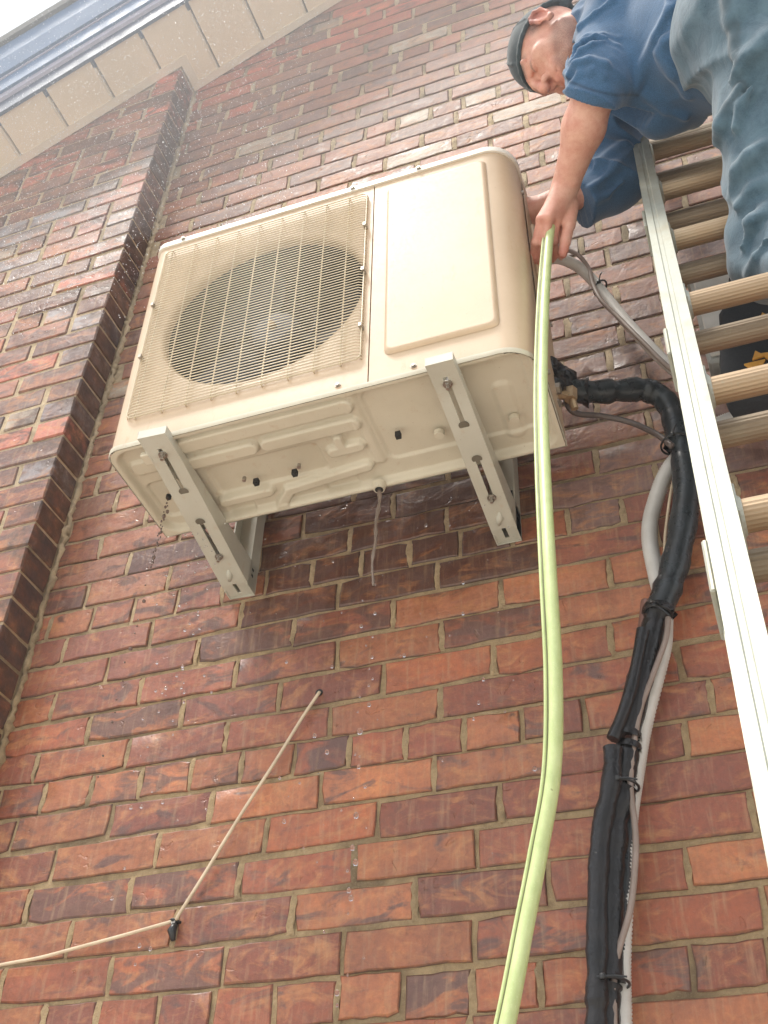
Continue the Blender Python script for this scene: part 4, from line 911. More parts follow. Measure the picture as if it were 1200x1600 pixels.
# ================================================================== the man
B = {k[2:]: np.array(v[0]) for k, v in G.items() if k.startswith('b_')}
class Field:
    def __init__(s, xs, ys, zs):
        s.ax = [np.asarray(a) for a in (xs, ys, zs)]; s.F = np.full([len(a) for a in s.ax], .2, np.float32)
    def sl(s, lo, hi):
        r = []
        for a, l, h in zip(s.ax, lo, hi):
            i0 = max(np.searchsorted(a, l) - 1, 0); i1 = min(np.searchsorted(a, h) + 1, len(a)); r.append(slice(i0, i1))
        return tuple(r)
    def grid(s, q): return np.meshgrid(*[a[i] for a, i in zip(s.ax, q)], indexing='ij', sparse=True)
    def comb(s, q, d, k, sub=False):
        A = s.F[q]
        if A.size == 0: return
        if sub:
            d = -d; h = np.clip(.5 - .5 * (A - d) / k, 0, 1); s.F[q] = A * (1 - h) + d * h + k * h * (1 - h)
            s.F[q] = np.maximum(A, d) if k < 1e-5 else (A + (d - A) * h + k * h * (1 - h))
        else:
            h = np.clip(.5 + .5 * (A - d) / k, 0, 1); s.F[q] = A * (1 - h) + d * h - k * h * (1 - h)
    def cone(s, a, b, ra, rb, k=.01, sub=False):
        a = np.array(a, float); b = np.array(b, float); m = max(ra, rb) + k * 2 + .012
        q = s.sl(np.minimum(a, b) - m, np.maximum(a, b) + m); X, Y, Z = s.grid(q)
        d = b - a; L = d @ d + 1e-12; t = np.clip(((X - a[0]) * d[0] + (Y - a[1]) * d[1] + (Z - a[2]) * d[2]) / L, 0, 1)
        s.comb(q, (np.sqrt((X - a[0] - t * d[0]) ** 2 + (Y - a[1] - t * d[1]) ** 2 + (Z - a[2] - t * d[2]) ** 2) - (ra + (rb - ra) * t)).astype(np.float32), k, sub)
    def ell(s, c, r, Fm, k=.01, sub=False):
        # Fm rows = local axes in world
        c = np.array(c, float); m = max(r) + 2 * k + .012; q = s.sl(c - m, c + m); X, Y, Z = s.grid(q)
        u = [(X - c[0]) * Fm[i][0] + (Y - c[1]) * Fm[i][1] + (Z - c[2]) * Fm[i][2] for i in range(3)]
        k0 = np.sqrt(sum((u[i] / r[i]) ** 2 for i in range(3))); k1 = np.sqrt(sum((u[i] / r[i] ** 2) ** 2 for i in range(3))) + 1e-9
        s.comb(q, (k0 * (k0 - 1) / k1).astype(np.float32), k, sub)
    def mesh(s):
        F = s.F; sg = F < 0; nx, ny, nz = F.shape
        cnt = np.zeros((nx - 1, ny - 1, nz - 1), np.int8)
        for i in (0, 1):
            for j in (0, 1):
                for k in (0, 1): cnt += sg[i:nx - 1 + i, j:ny - 1 + j, k:nz - 1 + k]
        act = (cnt > 0) & (cnt < 8); ci = np.argwhere(act); id_ = -np.ones(act.shape, np.int32); id_[act] = np.arange(len(ci))
        acc = np.zeros((len(ci), 3)); num = np.zeros(len(ci)); offs = [(i, j, k) for i in (0, 1) for j in (0, 1) for k in (0, 1)]
        for o in offs:
            for ax in range(3):
                if o[ax] == 1: continue
                o2 = list(o); o2[ax] = 1; pa = ci + o; pb = ci + o2
                fa = F[pa[:, 0], pa[:, 1], pa[:, 2]]; fb = F[pb[:, 0], pb[:, 1], pb[:, 2]]; m = (fa < 0) != (fb < 0)
                t = np.where(m, fa / np.where(m, fa - fb, 1), 0); wa = np.stack([s.ax[d][pa[:, d]] for d in range(3)], 1); wb = np.stack([s.ax[d][pb[:, d]] for d in range(3)], 1)
                acc[m] += (wa + (wb - wa) * t[:, None])[m]; num[m] += 1
        V = acc / np.maximum(num, 1)[:, None]; Q = []
        for ax in range(3):
            a1, a2 = (ax + 1) % 3, (ax + 2) % 3
            sa = [slice(None)] * 3; sb2 = [slice(None)] * 3; sa[ax] = slice(0, -1); sb2[ax] = slice(1, None)
            ch = sg[tuple(sa)] != sg[tuple(sb2)]; e = np.argwhere(ch); e = e[(e[:, a1] > 0) & (e[:, a2] > 0) & (e[:, a1] < F.shape[a1] - 1) & (e[:, a2] < F.shape[a2] - 1)]
            ins = sg[e[:, 0], e[:, 1], e[:, 2]]
            def cell(d1, d2): c = e.copy(); c[:, a1] -= d1; c[:, a2] -= d2; return id_[c[:, 0], c[:, 1], c[:, 2]]
            q = np.stack([cell(1, 1), cell(0, 1), cell(0, 0), cell(1, 0)], 1); q = np.where(ins[:, None], q, q[:, ::-1]); Q.append(q)
        return V, np.concatenate(Q)
def axis(lo, hi, fine, coarse, ranges):
    out = [lo]
    while out[-1] < hi:
        x = out[-1]; out.append(x + (fine if any(a - .01 <= x <= b for a, b in ranges) else coarse))
    return np.array(out)
def to_obj(V, Q, name, m, parent, smooth_it=1):
    me = bpy.data.meshes.new(name); me.from_pydata(V.tolist(), [], Q.tolist()); me.validate(); me.update(); me.materials.append(m)
    for p in me.polygons: p.use_smooth = True
    o = bpy.data.objects.new(name, me); COL.objects.link(o); o.parent = parent; return o
def attr(o, nm, a): x = o.data.attributes.new(nm, 'FLOAT', 'POINT'); x.data.foreach_set('value', np.asarray(a, 'f'))
right, upv, tow = np.array(Rm[0]), np.array(Rm[1]), -np.array(Rm[2])
def dirv(a, b, c): v = a * right + b * upv + c * tow; return v / np.linalg.norm(v)
hU = dirv(-.66, .10, -.745); hF = dirv(-.445, -.85, .28); hF = hF - hU * (hF @ hU); hF /= np.linalg.norm(hF); hL = np.cross(hU, hF); HC = B['head']
HM = np.array([hL, hF, hU]); hp = lambda x, y, z: HC + x * hL + y * hF + z * hU
hr = [(-.18, .05)]
fx = axis(-.22, .62, .0026, .010, [(-.125, .045)]); fy = axis(-.74, -.12, .0026, .010, [(-.56, -.27)]); fz = axis(.30, 2.10, .0026, .012, [(1.20, 1.40), (1.62, 1.86)])
bf = Field(fx, fy, fz)
# torso, limbs
bf.cone(B['chest'], B['waist'], .110, .105, .04);  bf.cone(B['waist'], B['pelv'], .105, .125, .05)
bf.cone(B['neck'], B['chest'] + (-.02, 0, .01), .052, .07, .03); bf.cone(hp(0, -.025, -.06), B['neck'], .055, .056, .02)
bf.cone(B['chest'], B['shL'], .07, .048, .02); bf.cone(B['shL'], B['elL'], .036, .0385, .012)
el, wr = B['elL'], B['wrL']; md = el * .62 + wr * .38
bf.cone(el, md, .041, .040, .02); bf.cone(md, wr, .040, .0265, .02); bf.cone(B['chest'], B['shR'], .09, .055, .04); bf.cone(B['shR'], B['elR'], .050, .040, .03)
bf.cone(B['elR'], B['wrR'], .038, .027, .02); bf.cone(B['wrR'], B['haR'], .026, .034, .02)
for d in ((-.05, .01, .01), (-.055, 0, -.012), (-.05, -.012, -.03)): bf.cone(B['haR'], B['haR'] + np.array(d), .013, .008, .006)
# legs
hipR = B['hipL'] + (.14, .06, .05); kneeR = B['kneeL'] + (.17, .02, .02)
bf.cone(B['pelv'], B['hipL'], .12, .085, .04); bf.cone(B['hipL'], B['kneeL'], .082, .055, .03); ank = np.array([.40, -.60, .545]); bf.cone(B['kneeL'], ank, .052, .036, .02)
bf.cone(B['pelv'], hipR, .12, .085, .04); bf.cone(hipR, kneeR, .082, .055, .03); ankR = np.array([.50, -.60, .545]); bf.cone(kneeR, ankR, .052, .036, .02)
# left hand: palm from four metacarpals, then unequal bent fingers
pw = B['wrL']
for kn, r0, r1 in (('k1', .017, .0115), ('k2', .018, .0125), ('k3', .018, .0125), ('k4', .016, .0115)): bf.cone(pw * .75 + B[kn] * .25, B[kn], r0, r1, .010)
bf.cone(pw, (B['k1'] + B['k4']) / 2 * .6 + pw * .4, .0255, .021, .012)
def finger(kn, a, b, c, r): bf.cone(B[kn], B[a], r * 1.08, r, .004); bf.cone(B[a], B[b], r, r * .92, .003); bf.cone(B[b], B[c], r * .92, r * .80, .003); bf.cone(B[a], B[a], r * 1.10, r * 1.10, .003)
finger('k1', 'i1', 'i2', 'i3', .0086); finger('k2', 'm1', 'm2', 'm3', .0088); finger('k3', 'r1', 'r2', 'r3', .0086); finger('k4', 'l1', 'l2', 'l3', .0078)
bf.cone(B['t0'], B['t1'], .0155, .0130, .010); bf.cone(B['t1'], B['t2'], .0118, .0110, .004); bf.cone(B['t2'], B['t3'], .0110, .0092, .003)
for kn in ('k1', 'k2', 'k3'): bf.cone(pw * .45 + B[kn] * .55 + tow * .0125, B[kn] + tow * .0105, .0028, .0032, .005)      # tendons
bf.cone(pw + tow * .022 + right * .012 - upv * .0, pw + tow * .022 + right * .012, .007, .007, .012)
# head
bf.ell(hp(0, -.018, .030), (.076, .094, .086), HM, .02); bf.ell(hp(0, .022, -.030), (.062, .068, .080), HM, .022); bf.ell(hp(0, .058, -.088), (.034, .026, .022), HM, .018)
for s_ in (-1, 1):
    bf.ell(hp(s_ * .044, .058, -.020), (.022, .020, .018), HM, .016); bf.cone(hp(s_ * .056, .0, -.055), hp(s_ * .030, .055, -.092), .014, .014, .02)
    bf.ell(hp(s_ * .032, .096, .002), (.020, .017, .013), HM, .010, True); bf.ell(hp(s_ * .032, .0735, .001), (.0135, .0115, .0110), HM, .003)
    bf.cone(hp(s_ * .021, .0835, -.0035), hp(s_ * .045, .0765, -.0045), .0022, .0020, .003, False); bf.cone(hp(s_ * .020, .085, .0075), hp(s_ * .046, .077, .006), .0026, .0022, .004)
    bf.cone(hp(s_ * .012, .0875, .020), hp(s_ * .045, .073, .022), .0075, .0065, .012)
bf.cone(hp(0, .088, .018), hp(0, .112, -.026), .0075, .0115, .010); bf.cone(hp(0, .112, -.026), hp(0, .114, -.030), .0120, .0115, .004)
for s_ in (-1, 1): bf.ell(hp(s_ * .0135, .101, -.033), (.0085, .0115, .0085), HM, .005); bf.ell(hp(s_ * .0075, .106, -.043), (.0042, .0068, .0062), HM, .0015, True)
bf.ell(hp(0, .078, -.060), (.034, .020, .026), HM, .014)
bf.cone(hp(-.019, .089, -.059), hp(.019, .089, -.059), .0055, .0055, .006); bf.cone(hp(0, .095, -.057), hp(0, .095, -.057), .0058, .0058, .008)
bf.cone(hp(-.015, .088, -.0715), hp(.015, .088, -.0715), .0068, .0068, .006); bf.cone(hp(-.024, .092, -.0652), hp(.024, .092, -.0652), .0020, .0020, .002, True)
for s_ in (-1, 1):
    c0 = (s_ * .079, -.012, -.004)
    pts_ = [(.0, -.004, -.030), (.004, -.014, -.018), (.010, -.022, .004), (.009, -.018, .024), (.005, -.002, .031), (.002, .010, .022), (.001, .010, .006)]
    pts_ = [(x_ * .85, y_ * .82, z_ * .84) for x_, y_, z_ in pts_]
    for a, b in zip(pts_[:-1], pts_[1:]): bf.cone(hp(c0[0] + s_ * a[0], c0[1] + a[1], c0[2] + a[2]), hp(c0[0] + s_ * b[0], c0[1] + b[1], c0[2] + b[2]), .0046, .0046, .004)
    bf.ell(hp(c0[0] - s_ * .001, c0[1] - .004, c0[2]), (.0045, .016, .026), HM, .004); bf.cone(hp(c0[0], c0[1] - .0, c0[2] - .030), hp(c0[0] - s_ * .001, c0[1] + .006, c0[2] - .026), .0068, .006, .005)
    bf.ell(hp(c0[0] + s_ * .007, c0[1] - .004, c0[2] - .004), (.005, .008, .011), HM, .003, True); bf.cone(hp(c0[0], c0[1] + .012, c0[2] - .004), hp(c0[0], c0[1] + .011, c0[2] + .004), .0048, .0048, .004)
V, Q = bf.mesh()
man = to_obj(V, Q, 'person', M['skin'], None)
loc = Vector(tuple(ank + (0, 0, -.05)))
lh = (V - HC) @ HM.T
jaw = np.clip((-.040 - lh[:, 2] + .35 * (lh[:, 1] - .05) * -1) / .02, 0, 1) * np.clip((.11 - abs(lh[:, 2] + .03)) / .02, 0, 1) * (np.linalg.norm(lh, axis=1) < .17) * np.clip((lh[:, 1] + .035) / .02, 0, 1)
lipm = np.exp(-((lh[:, 0] / .024) ** 4 + ((lh[:, 2] + .066) / .011) ** 4)) * (lh[:, 1] > .06)
brow = np.exp(-((abs(lh[:, 0]) - .031) / .017) ** 4 - ((lh[:, 2] - .024) / .0055) ** 2) * (lh[:, 1] > .05)
lash = np.exp(-((abs(lh[:, 0]) - .032) / .014) ** 4 - ((lh[:, 2] + .0015) / .0022) ** 2) * (lh[:, 1] > .05)
temple = np.clip((lh[:, 2] + .012) / .02, 0, 1) * np.clip((.028 - lh[:, 1]) / .02, 0, 1) * (np.linalg.norm(lh, axis=1) < .16)
attr(man, 'hair', np.clip(jaw * .62 * (1 - lipm) + brow + lash * .8 + temple * .9, 0, 1) * 1.0)
tips = np.array([B[k] for k in ('i3', 'm3', 'r3', 'l3', 't3', 'i2', 'm2', 'r2')])
fl_ = np.exp(-(np.min(np.linalg.norm(V[:, None, :] - tips[None], axis=2), 1) / .022) ** 2)
earf = np.exp(-((abs(lh[:, 0]) - .086) / .010) ** 2 - ((lh[:, 2] + .004) / .035) ** 2 - ((lh[:, 1] + .015) / .03) ** 2); nosef = np.exp(-(lh[:, 0] / .016) ** 2 - ((lh[:, 2] + .03) / .016) ** 2) * (lh[:, 1] > .085)
hand = np.exp(-(np.linalg.norm(V - (B['k2'] * .6 + B['i1'] * .4), axis=1) / .05) ** 2)
attr(man, 'flush', np.clip(fl_ * .8 + hand * .45 + earf * .9 + nosef * .5 + lipm * .6, 0, 1))
tag(man, 'man in dark cap, blue sweatshirt and jeans leaning left off the ladder', 'person')
origin(man, loc)
def wear(o): o.location = (0, 0, 0); o.data.transform(Matrix.Translation(-loc)); return o
# nails
for tp_, pv in (('t3', 't2'), ('l3', 'l2'), ('i3', 'i2'), ('m3', 'm2')):
    d = B[tp_] - B[pv]; d /= np.linalg.norm(d); nn_ = tow - d * (tow @ d); nn_ /= np.linalg.norm(nn_); w_ = np.cross(d, nn_); c = B[tp_] + nn_ * .0066
    v = [c + d * (a * .0062) + w_ * (b * .0045) - nn_ * (.0012 * b * b) for a in (-1, 0, 1) for b in (-1, -.5, 0, .5, 1)]
    wear(MB().add(v, [(i * 5 + j, i * 5 + j + 1, (i + 1) * 5 + j + 1, (i + 1) * 5 + j) for i in range(2) for j in range(4)]).build('fingernail', M['soffit'], man, True))
M['nail'] = simple('fingernail', (.66, .40, .33), .3, var=.05)
for o in man.children:
    if o.name.startswith('fingernail'): o.data.materials[0] = M['nail']
# ---- sweatshirt
def warp(F, fn):
    q = tuple(slice(None) for _ in range(3)); X, Y, Z = np.meshgrid(*F.ax, indexing='ij'); near = F.F < .05; F.F[near] -= fn(X[near], Y[near], Z[near]).astype(np.float32)
sx = axis(-.10, .50, .004, .01, [(-.10, .50)]); sy = axis(-.72, -.12, .004, .01, [(-.8, 0)]); sz = axis(1.25, 2.00, .004, .01, [(1, 3)])
sf_ = Field(sx, sy, sz)
sf_.cone(B['chest'], B['belly'], .130, .130, .05); sf_.cone(B['belly'], B['waist'], .132, .132, .05); sf_.cone(B['waist'], B['pelv'] * .35 + B['waist'] * .65, .132, .132, .04)
sf_.cone(B['neck'] + (.022, 0, 0), B['chest'], .064, .115, .03)
sf_.cone(B['chest'], B['shL'], .11, .072, .04)
cuff = B['elL'] * .90 + B['wrL'] * .10; sf_.cone(B['shL'], B['elL'] * .8 + B['shL'] * .2, .073, .060, .03); sf_.cone(B['elL'] * .8 + B['shL'] * .2, cuff, .062, .056, .015)
sf_.cone(B['hemA'], B['hemB'], .085, .06, .05)
# loose folds of the rolled sleeve
for t_, a_ in ((.55, .066), (.68, .067), (.80, .064), (.93, .058)):
    c = B['shL'] * (1 - t_) + B['elL'] * t_; ax = (B['elL'] - B['shL']); ax /= np.linalg.norm(ax); u = np.cross(ax, tow); u /= np.linalg.norm(u); w = np.cross(ax, u)
    ph = t_ * 9; ring = [c + (u * math.cos(a) + w * math.sin(a)) * (a_ - .008) + ax * .010 * math.sin(2 * a + ph) for a in np.linspace(0, 2 * math.pi, 12)]
    for a, b in zip(ring[:-1], ring[1:]): sf_.cone(a, b, .009, .009, .007)
sf_.cone(B['chest'], B['shR'], .11, .078, .05); sf_.cone(B['shR'], B['elR'], .078, .068, .03); sf_.cone(B['elR'], B['cuffR'], .068, .050, .02)
# ridges pulled between shoulder, belly and hem
def ridge(a, b, r_, k=.02, seed=0):
    a = np.array(a); b = np.array(b); sf_.cone(a, b, r_, r_ * .55, k)
def on(P_, a, b, c): return B[P_] + a * right + b * upv + c * tow
for P0_, P1_ in ((on('chest', -.03, .02, .140), on('shL', .02, -.09, .085)), (on('belly', -.06, .05, .135), on('hemA', .02, -.02, .075)), (on('belly', .04, .06, .135), on('hemA', .03, -.03, .080)), (on('waist', -.03, .06, .125), on('waist', -.05, -.12, .07)), (on('waist', .03, .06, .12), on('waist', -.04, -.13, .06)),
                 (on('shL', -.02, .07, .05), on('shL', -.05, -.04, .055)), (on('shL', .03, .08, .05), on('shL', .0, -.05, .07)), (on('chest', .05, .08, .11), on('shL', .04, -.03, .07)), (on('elR', .05, .05, .045), on('elR', -.04, -.03, .062)), (on('elR', .03, .0, .062), on('elR', -.06, -.03, .055)), (on('elR', .02, .07, .05), on('elR', -.06, .01, .060))):
    ridge(P0_, P1_, .007, .018)
for Lf in G['folds_s']:
    for a, b in zip(Lf[:-1], Lf[1:]): sf_.cone(np.array(a) + tow * .0015, np.array(b) + tow * .0015, .0062, .0055, .010)
def wr_(X, Y, Z):
    a = X * right[0] + Y * right[1] + Z * right[2]; b = X * upv[0] + Y * upv[1] + Z * upv[2]; c = X * tow[0] + Y * tow[1] + Z * tow[2]
    f = np.sin(23 * a + 9 * b + 3 * np.sin(17 * b + 5 * c)) * .0042 + np.sin(41 * b - 19 * a + 2.5 * np.sin(29 * a + 11 * c)) * .0026 + np.sin(70 * a + 30 * c + 2 * np.sin(45 * b)) * .0010
    g = (1 - np.abs(np.sin(9 * a + 5 * b + 1.6 * np.sin(9 * b + 4 * a) + .8 * np.sin(23 * b)))) ** 4 * .009 + (1 - np.abs(np.sin(-7 * a + 14 * b + 1.3 * np.sin(11 * a) + 2))) ** 5 * .006
    return f * .7 + g
warp(sf_, wr_)
# openings: neck, rolled cuff of the near sleeve, far cuff
def cut(F, p0, nrm, rad_):
    p0 = np.array(p0); nrm = np.array(nrm) / np.linalg.norm(nrm); q = F.sl(p0 - rad_, p0 + rad_); X, Y, Z = F.grid(q)
    h = (X - p0[0]) * nrm[0] + (Y - p0[1]) * nrm[1] + (Z - p0[2]) * nrm[2]; rad2 = np.sqrt((X - p0[0]) ** 2 + (Y - p0[1]) ** 2 + (Z - p0[2]) ** 2)
    m = (h > 0) & (rad2 < rad_); A = F.F[q]; A[np.broadcast_to(m, A.shape)] = np.maximum(A, h.astype(np.float32) * np.ones_like(A))[np.broadcast_to(m, A.shape)]
cut(sf_, cuff, B['wrL'] - B['elL'], .13); cut(sf_, B['cuffR'], B['wrR'] - B['elR'], .11); nd = hp(0, 0, -.03) - B['neck']; nd /= np.linalg.norm(nd); sf_.cone(B['neck'] + nd * .028, B['neck'] + nd * .14, .056, .095, .006, True)
V, Q = sf_.mesh(); sw = to_obj(V, Q, 'sweatshirt', M['sweat'], man)
d_el = np.abs((V - cuff) @ ((B['wrL'] - B['elL']) / np.linalg.norm(B['wrL'] - B['elL'])) + .026) + 10 * (np.linalg.norm(V - cuff, axis=1) > .09)
hemd = B['pelv'] - B['waist']; hemd /= np.linalg.norm(hemd)
attr(sw, 'seam', np.clip(np.exp(-(d_el / .0022) ** 2) * .8, 0, 1)); wear(sw)
# ---- jeans
jx = axis(.12, .72, .006, .01, [(.1, .72)]); jy = axis(-.80, -.25, .006, .01, [(-.9, 0)]); jz = axis(.50, 1.62, .006, .01, [(.5, 2)])
jf = Field(jx, jy, jz)
jf.cone(B['waist'] * .25 + B['pelv'] * .75, B['pelv'], .150, .152, .03); jf.cone(B['pelv'], B['hipL'], .150, .112, .03); jf.cone(B['hipL'], B['kneeL'], .108, .082, .02)
jf.cone(B['kneeL'], ank + (0, 0, .03), .078, .056, .02); jf.cone(B['pelv'], hipR, .150, .11, .03); jf.cone(hipR, kneeR, .105, .08, .015); jf.cone(kneeR, ankR + (0, 0, .03), .078, .056, .02)
kn, hp_ = B['kneeL'], B['hipL']
def onk(t_, a, b, c): return hp_ * (1 - t_) + kn * t_ + a * right + b * upv + c * tow
for a, b in ((onk(.15, -.02, .03, .10), onk(.45, -.085, -.02, .035)), (onk(.30, .06, .03, .085), onk(.62, -.07, -.03, .05)), (onk(.50, .07, .03, .075), onk(.80, -.06, -.01, .05)), (onk(.62, .08, .03, .07), onk(.93, -.05, -.02, .055)), (onk(.80, .07, .03, .07), onk(1.02, -.04, -.03, .05)),
             (onk(-.15, -.04, .0, .10), onk(.18, -.09, .0, .04)), (onk(-.35, -.10, .06, .06), onk(-.05, .05, .05, .11))): jf.cone(a, b, .009, .005, .016)
for Lf in G['folds_j']:
    for a, b in zip(Lf[:-1], Lf[1:]): jf.cone(np.array(a) + tow * .001, np.array(b) + tow * .001, .0075, .0065, .012)
def wj(X, Y, Z):
    a = X * right[0] + Y * right[1] + Z * right[2]; b = X * upv[0] + Y * upv[1] + Z * upv[2]; c = X * tow[0] + Y * tow[1] + Z * tow[2]
    return np.sin(30 * b - 22 * a + 3 * np.sin(14 * a + 8 * c)) * .0042 + np.sin(62 * b - 30 * a + 2.5 * np.sin(33 * a + 9 * b)) * .0028 + np.sin(95 * a + 40 * b + 2 * np.sin(50 * c)) * .0012 + (1 - np.abs(np.sin(13 * b - 9 * a + 1.6 * np.sin(9 * a + 6 * c) + .7 * np.sin(31 * a)))) ** 4 * .009
warp(jf, wj); V, Q = jf.mesh(); jn = to_obj(V, Q, 'jeans', M['jeans'], man)
ax = (kn - hp_); L_ = np.linalg.norm(ax); ax /= L_; rel = V - hp_; tt = rel @ ax; perp = rel - tt[:, None] * ax; side = perp @ right; front = perp @ tow
def pdist(V, L):
    d = np.full(len(V), 9.)
    for a, b in zip(L[:-1], L[1:]):
        a, b = np.array(a), np.array(b); e = b - a; t = np.clip((V - a) @ e / (e @ e), 0, 1); d = np.minimum(d, np.linalg.norm(V - a - t[:, None] * e, axis=1))
    return d
sd_ = np.minimum(pdist(V, G['folds_j'][0]), pdist(V, G['folds_j'][1])); seam = np.exp(-((sd_ - .011) / .0035) ** 2)
attr(jn, 'seam', np.clip(seam, 0, 1) * .8); wear(jn)
# side seam stitching on the near thigh, raised
# ---- cap worn backwards
cf = Field(*[np.arange(HC[i] - .17, HC[i] + .19, .0032) for i in range(3)])
cf.ell(hp(0, -.020, .033), (.082, .101, .088), HM, .005)
cutp = hp(0, .02, .030); nrm = -(hU * 1.0 + hF * -.18); X, Y, Z = np.meshgrid(*cf.ax, indexing='ij')
hh = (X - cutp[0]) * nrm[0] + (Y - cutp[1]) * nrm[1] + (Z - cutp[2]) * nrm[2]; cf.F = np.maximum(cf.F, hh.astype(np.float32)); 
cf.cone(hp(-.035, -.095, .012), hp(-.030, -.165, -.012), .010, .005, .006); cf.cone(hp(.035, -.095, .012), hp(.030, -.165, -.012), .010, .005, .006); cf.cone(hp(0, -.10, .016), hp(0, -.178, -.012), .014, .005, .012)
for k in range(6):
    a = math.pi * k / 3; c1 = [hp(.083 * math.sin(t_) * math.cos(a), -.020 + .102 * math.sin(t_) * math.sin(a), .033 + .089 * math.cos(t_)) for t_ in np.linspace(0, 1.45, 7)]
    for p_, q_ in zip(c1[:-1], c1[1:]): cf.cone(p_, q_, .0022, .0022, .003)
bandp = [hp(.0818 * math.cos(a), -.020 + .1010 * math.sin(a), .034 - .018 * .18 - .0 + .18 * (-.02 + .1035 * math.sin(a) - .02)) for a in np.linspace(0, 2 * math.pi, 30)]
for p_, q_ in zip(bandp[:-1], bandp[1:]): cf.cone(p_, q_, .0045, .0045, .003)
V, Q = cf.mesh(); wear(to_obj(V, Q, 'cap', M['cap'], man))
# ---- work boots on the rung
for a_, nm in ((ank, 'boot'), (ankR, 'boot')):
    b = Field(*[np.arange(a_[i] - .17, a_[i] + .19, .006) for i in range(3)]); b.cone(a_ + (0, -.02, .05), a_ + (0, -.03, -.03), .052, .045, .02); b.cone(a_ + (0, -.05, -.032), a_ + (0, .115, -.038), .040, .034, .03); b.F = np.maximum(b.F, (a_[2] - .062 - b.ax[2])[None, None, :].astype(np.float32))
    V, Q = b.mesh(); wear(to_obj(V, Q, nm, M['tie'], man))
# ================================================================== water
def blob(mb, c, r_, el=1.0, n1=4, n2=7, ax=None):
    v = []
    for i in range(n1 + 1):
        for j in range(n2):
            a = math.pi * i / n1; b = 2 * math.pi * j / n2; v.append((c[0] + r_ * math.sin(a) * math.cos(b), c[1] + r_ * math.sin(a) * math.sin(b), c[2] + r_ * el * math.cos(a)))
    mb.add(v, [(i * n2 + j, (i + 1) * n2 + j, (i + 1) * n2 + (j + 1) % n2, i * n2 + (j + 1) % n2) for i in range(n1) for j in range(n2)])
def acw(x, y, z): return Vector(G['ac'][3:6]) + Matrix(G['acR']) @ Vector((x, y, z))
rw = np.random.default_rng(21); d0 = acw(.465, .247, -.012)
pts = []; zz = 0
while zz < .24: pts.append(d0 + Vector((.002 * math.sin(zz * 60) - .006 * (zz / .3), .003 * math.sin(zz * 33), -zz))); zz += .008
ws = MB().tube(pts, [.0042 * (1 - .45 * i / len(pts)) * (1 + .42 * math.sin(i * 1.3) * math.sin(i * .37)) for i in range(len(pts))], 8).build('water_stream', M['muddy'], None, True); tag(origin(ws, d0), 'muddy water stream falling from the drain hole under the unit', 'water')
dr = MB()
for i in range(34):
    zz = .245 + i * .024 + rw.normal() * .006; blob(dr, d0 + Vector((-.008 + rw.normal() * .012, rw.normal() * .010, -zz)), .0016 + rw.random() ** 2 * .0036, 1.15, 6, 8)
for i in range(60): blob(dr, (rw.uniform(-.75, -.2), rw.uniform(-.26, -.03), rw.uniform(.1, .86)), .0010 + rw.random() ** 2 * .0030, 1.2, 6, 8)
l0 = acw(.075, .238, 0)
for i in range(70): blob(dr, l0 + Vector((rw.normal() * .022 + .01, rw.normal() * .02, -.01 - abs(rw.normal()) * .35)), .0012 + rw.random() * .002, 1.3, 5, 7)
tag(dr.build('water_drops', M['drop'], None, True), 'clear drops falling below the cream unit', 'water', kind='stuff')
gt = MB(); g0 = acw(.057, .150, 0); zz = .0
while zz < .62:
    blob(gt, g0 + Vector((rw.normal() * .0018 - .03 * zz, rw.normal() * .002, -zz)), .0014 + rw.random() ** 2 * .0028, 1.3 if zz < .2 else 1.0, 5, 7); zz += (.006 if zz < .17 else .016 + rw.random() * .03)
tag(gt.build('dirty_drops', M['grit'], None, True), 'dark dirty drops falling from the left end of the unit', 'water', kind='stuff')
sp = MB()
def shard(c, r_, d):
    d = d.normalized(); u = d.orthogonal().normalized(); w = d.cross(u); L_ = r_ * 2.1
    sp.add([c + d * L_, c - d * L_, c + u * r_, c - u * r_, c + w * r_, c - w * r_], [(0, 2, 4), (0, 4, 3), (0, 3, 5), (0, 5, 2), (1, 4, 2), (1, 3, 4), (1, 5, 3), (1, 2, 5)])
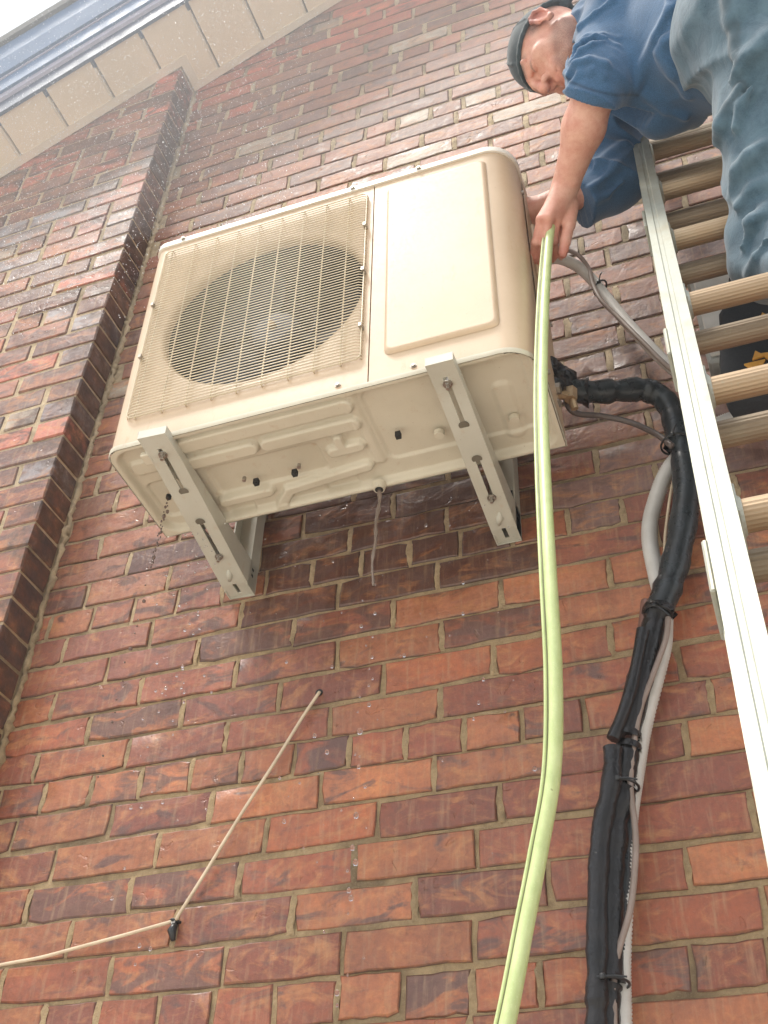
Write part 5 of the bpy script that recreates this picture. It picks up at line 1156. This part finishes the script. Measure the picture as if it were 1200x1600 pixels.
for i in range(26000):
    u = rw.beta(1.5, 1.7); x = -1.98 + 1.25 * rw.random() ** 1.35; y = -.10 - abs(rw.normal()) * .30; z = rw.uniform(1.75, 3.2)
    if z > RZ(x) - .02 and y > -.30: continue
    if y > -.13 and x < -1.35: y -= .08
    shard(Vector((x, y, z)), .00045 + rw.random() ** 4 * .0011, Vector((.35 + rw.normal() * .25, rw.normal() * .3, -1)))
tag(sp.build('water_spray', M['mist'], None), 'fine white water spray drifting under the verge', 'water', kind='stuff')
# ================================================================== haze
hz = MB().box((-603, -603, -3.3), (603, 603, 7.5)).build('haze', bpy.data.materials.new('air'), None); hz['kind'] = 'stuff'
am = hz.data.materials[0]; am.use_nodes = True; am.node_tree.nodes.clear()
ao = am.node_tree.nodes.new('ShaderNodeOutputMaterial'); av = am.node_tree.nodes.new('ShaderNodeVolumePrincipled'); av.inputs['Density'].default_value = .008
av.inputs['Color'].default_value = (.96, .98, 1, 1); am.node_tree.links.new(av.outputs[0], ao.inputs['Volume'])

mv = MB(); v = []  # mist volume added to wash out the top, for lens glare and spray
for i in range(25):
    for j in range(40):
        a = math.pi * i / 24; b = 2 * math.pi * j / 40; v.append((-.75 + 1.75 * math.sin(a) * math.cos(b), -.80 + .68 * math.sin(a) * math.sin(b), 2.55 + 1.15 * math.cos(a)))
mv.add(v, [(i * 40 + j, (i + 1) * 40 + j, (i + 1) * 40 + (j + 1) % 40, i * 40 + (j + 1) % 40) for i in range(24) for j in range(40)])
mo = mv.build('added_glare_mist', bpy.data.materials.new('added_mist_volume'), None); tag(mo, 'added pale mist for lens glare and fine spray under the verge', 'mist', kind='stuff')
mm = mo.data.materials[0]; mm.use_nodes = True; mm.node_tree.nodes.clear()
ao = mm.node_tree.nodes.new('ShaderNodeOutputMaterial'); av = mm.node_tree.nodes.new('ShaderNodeVolumePrincipled'); av.inputs['Density'].default_value = .26
av.inputs['Color'].default_value = (.98, .99, 1, 1); mm.node_tree.links.new(av.outputs[0], ao.inputs['Volume'])
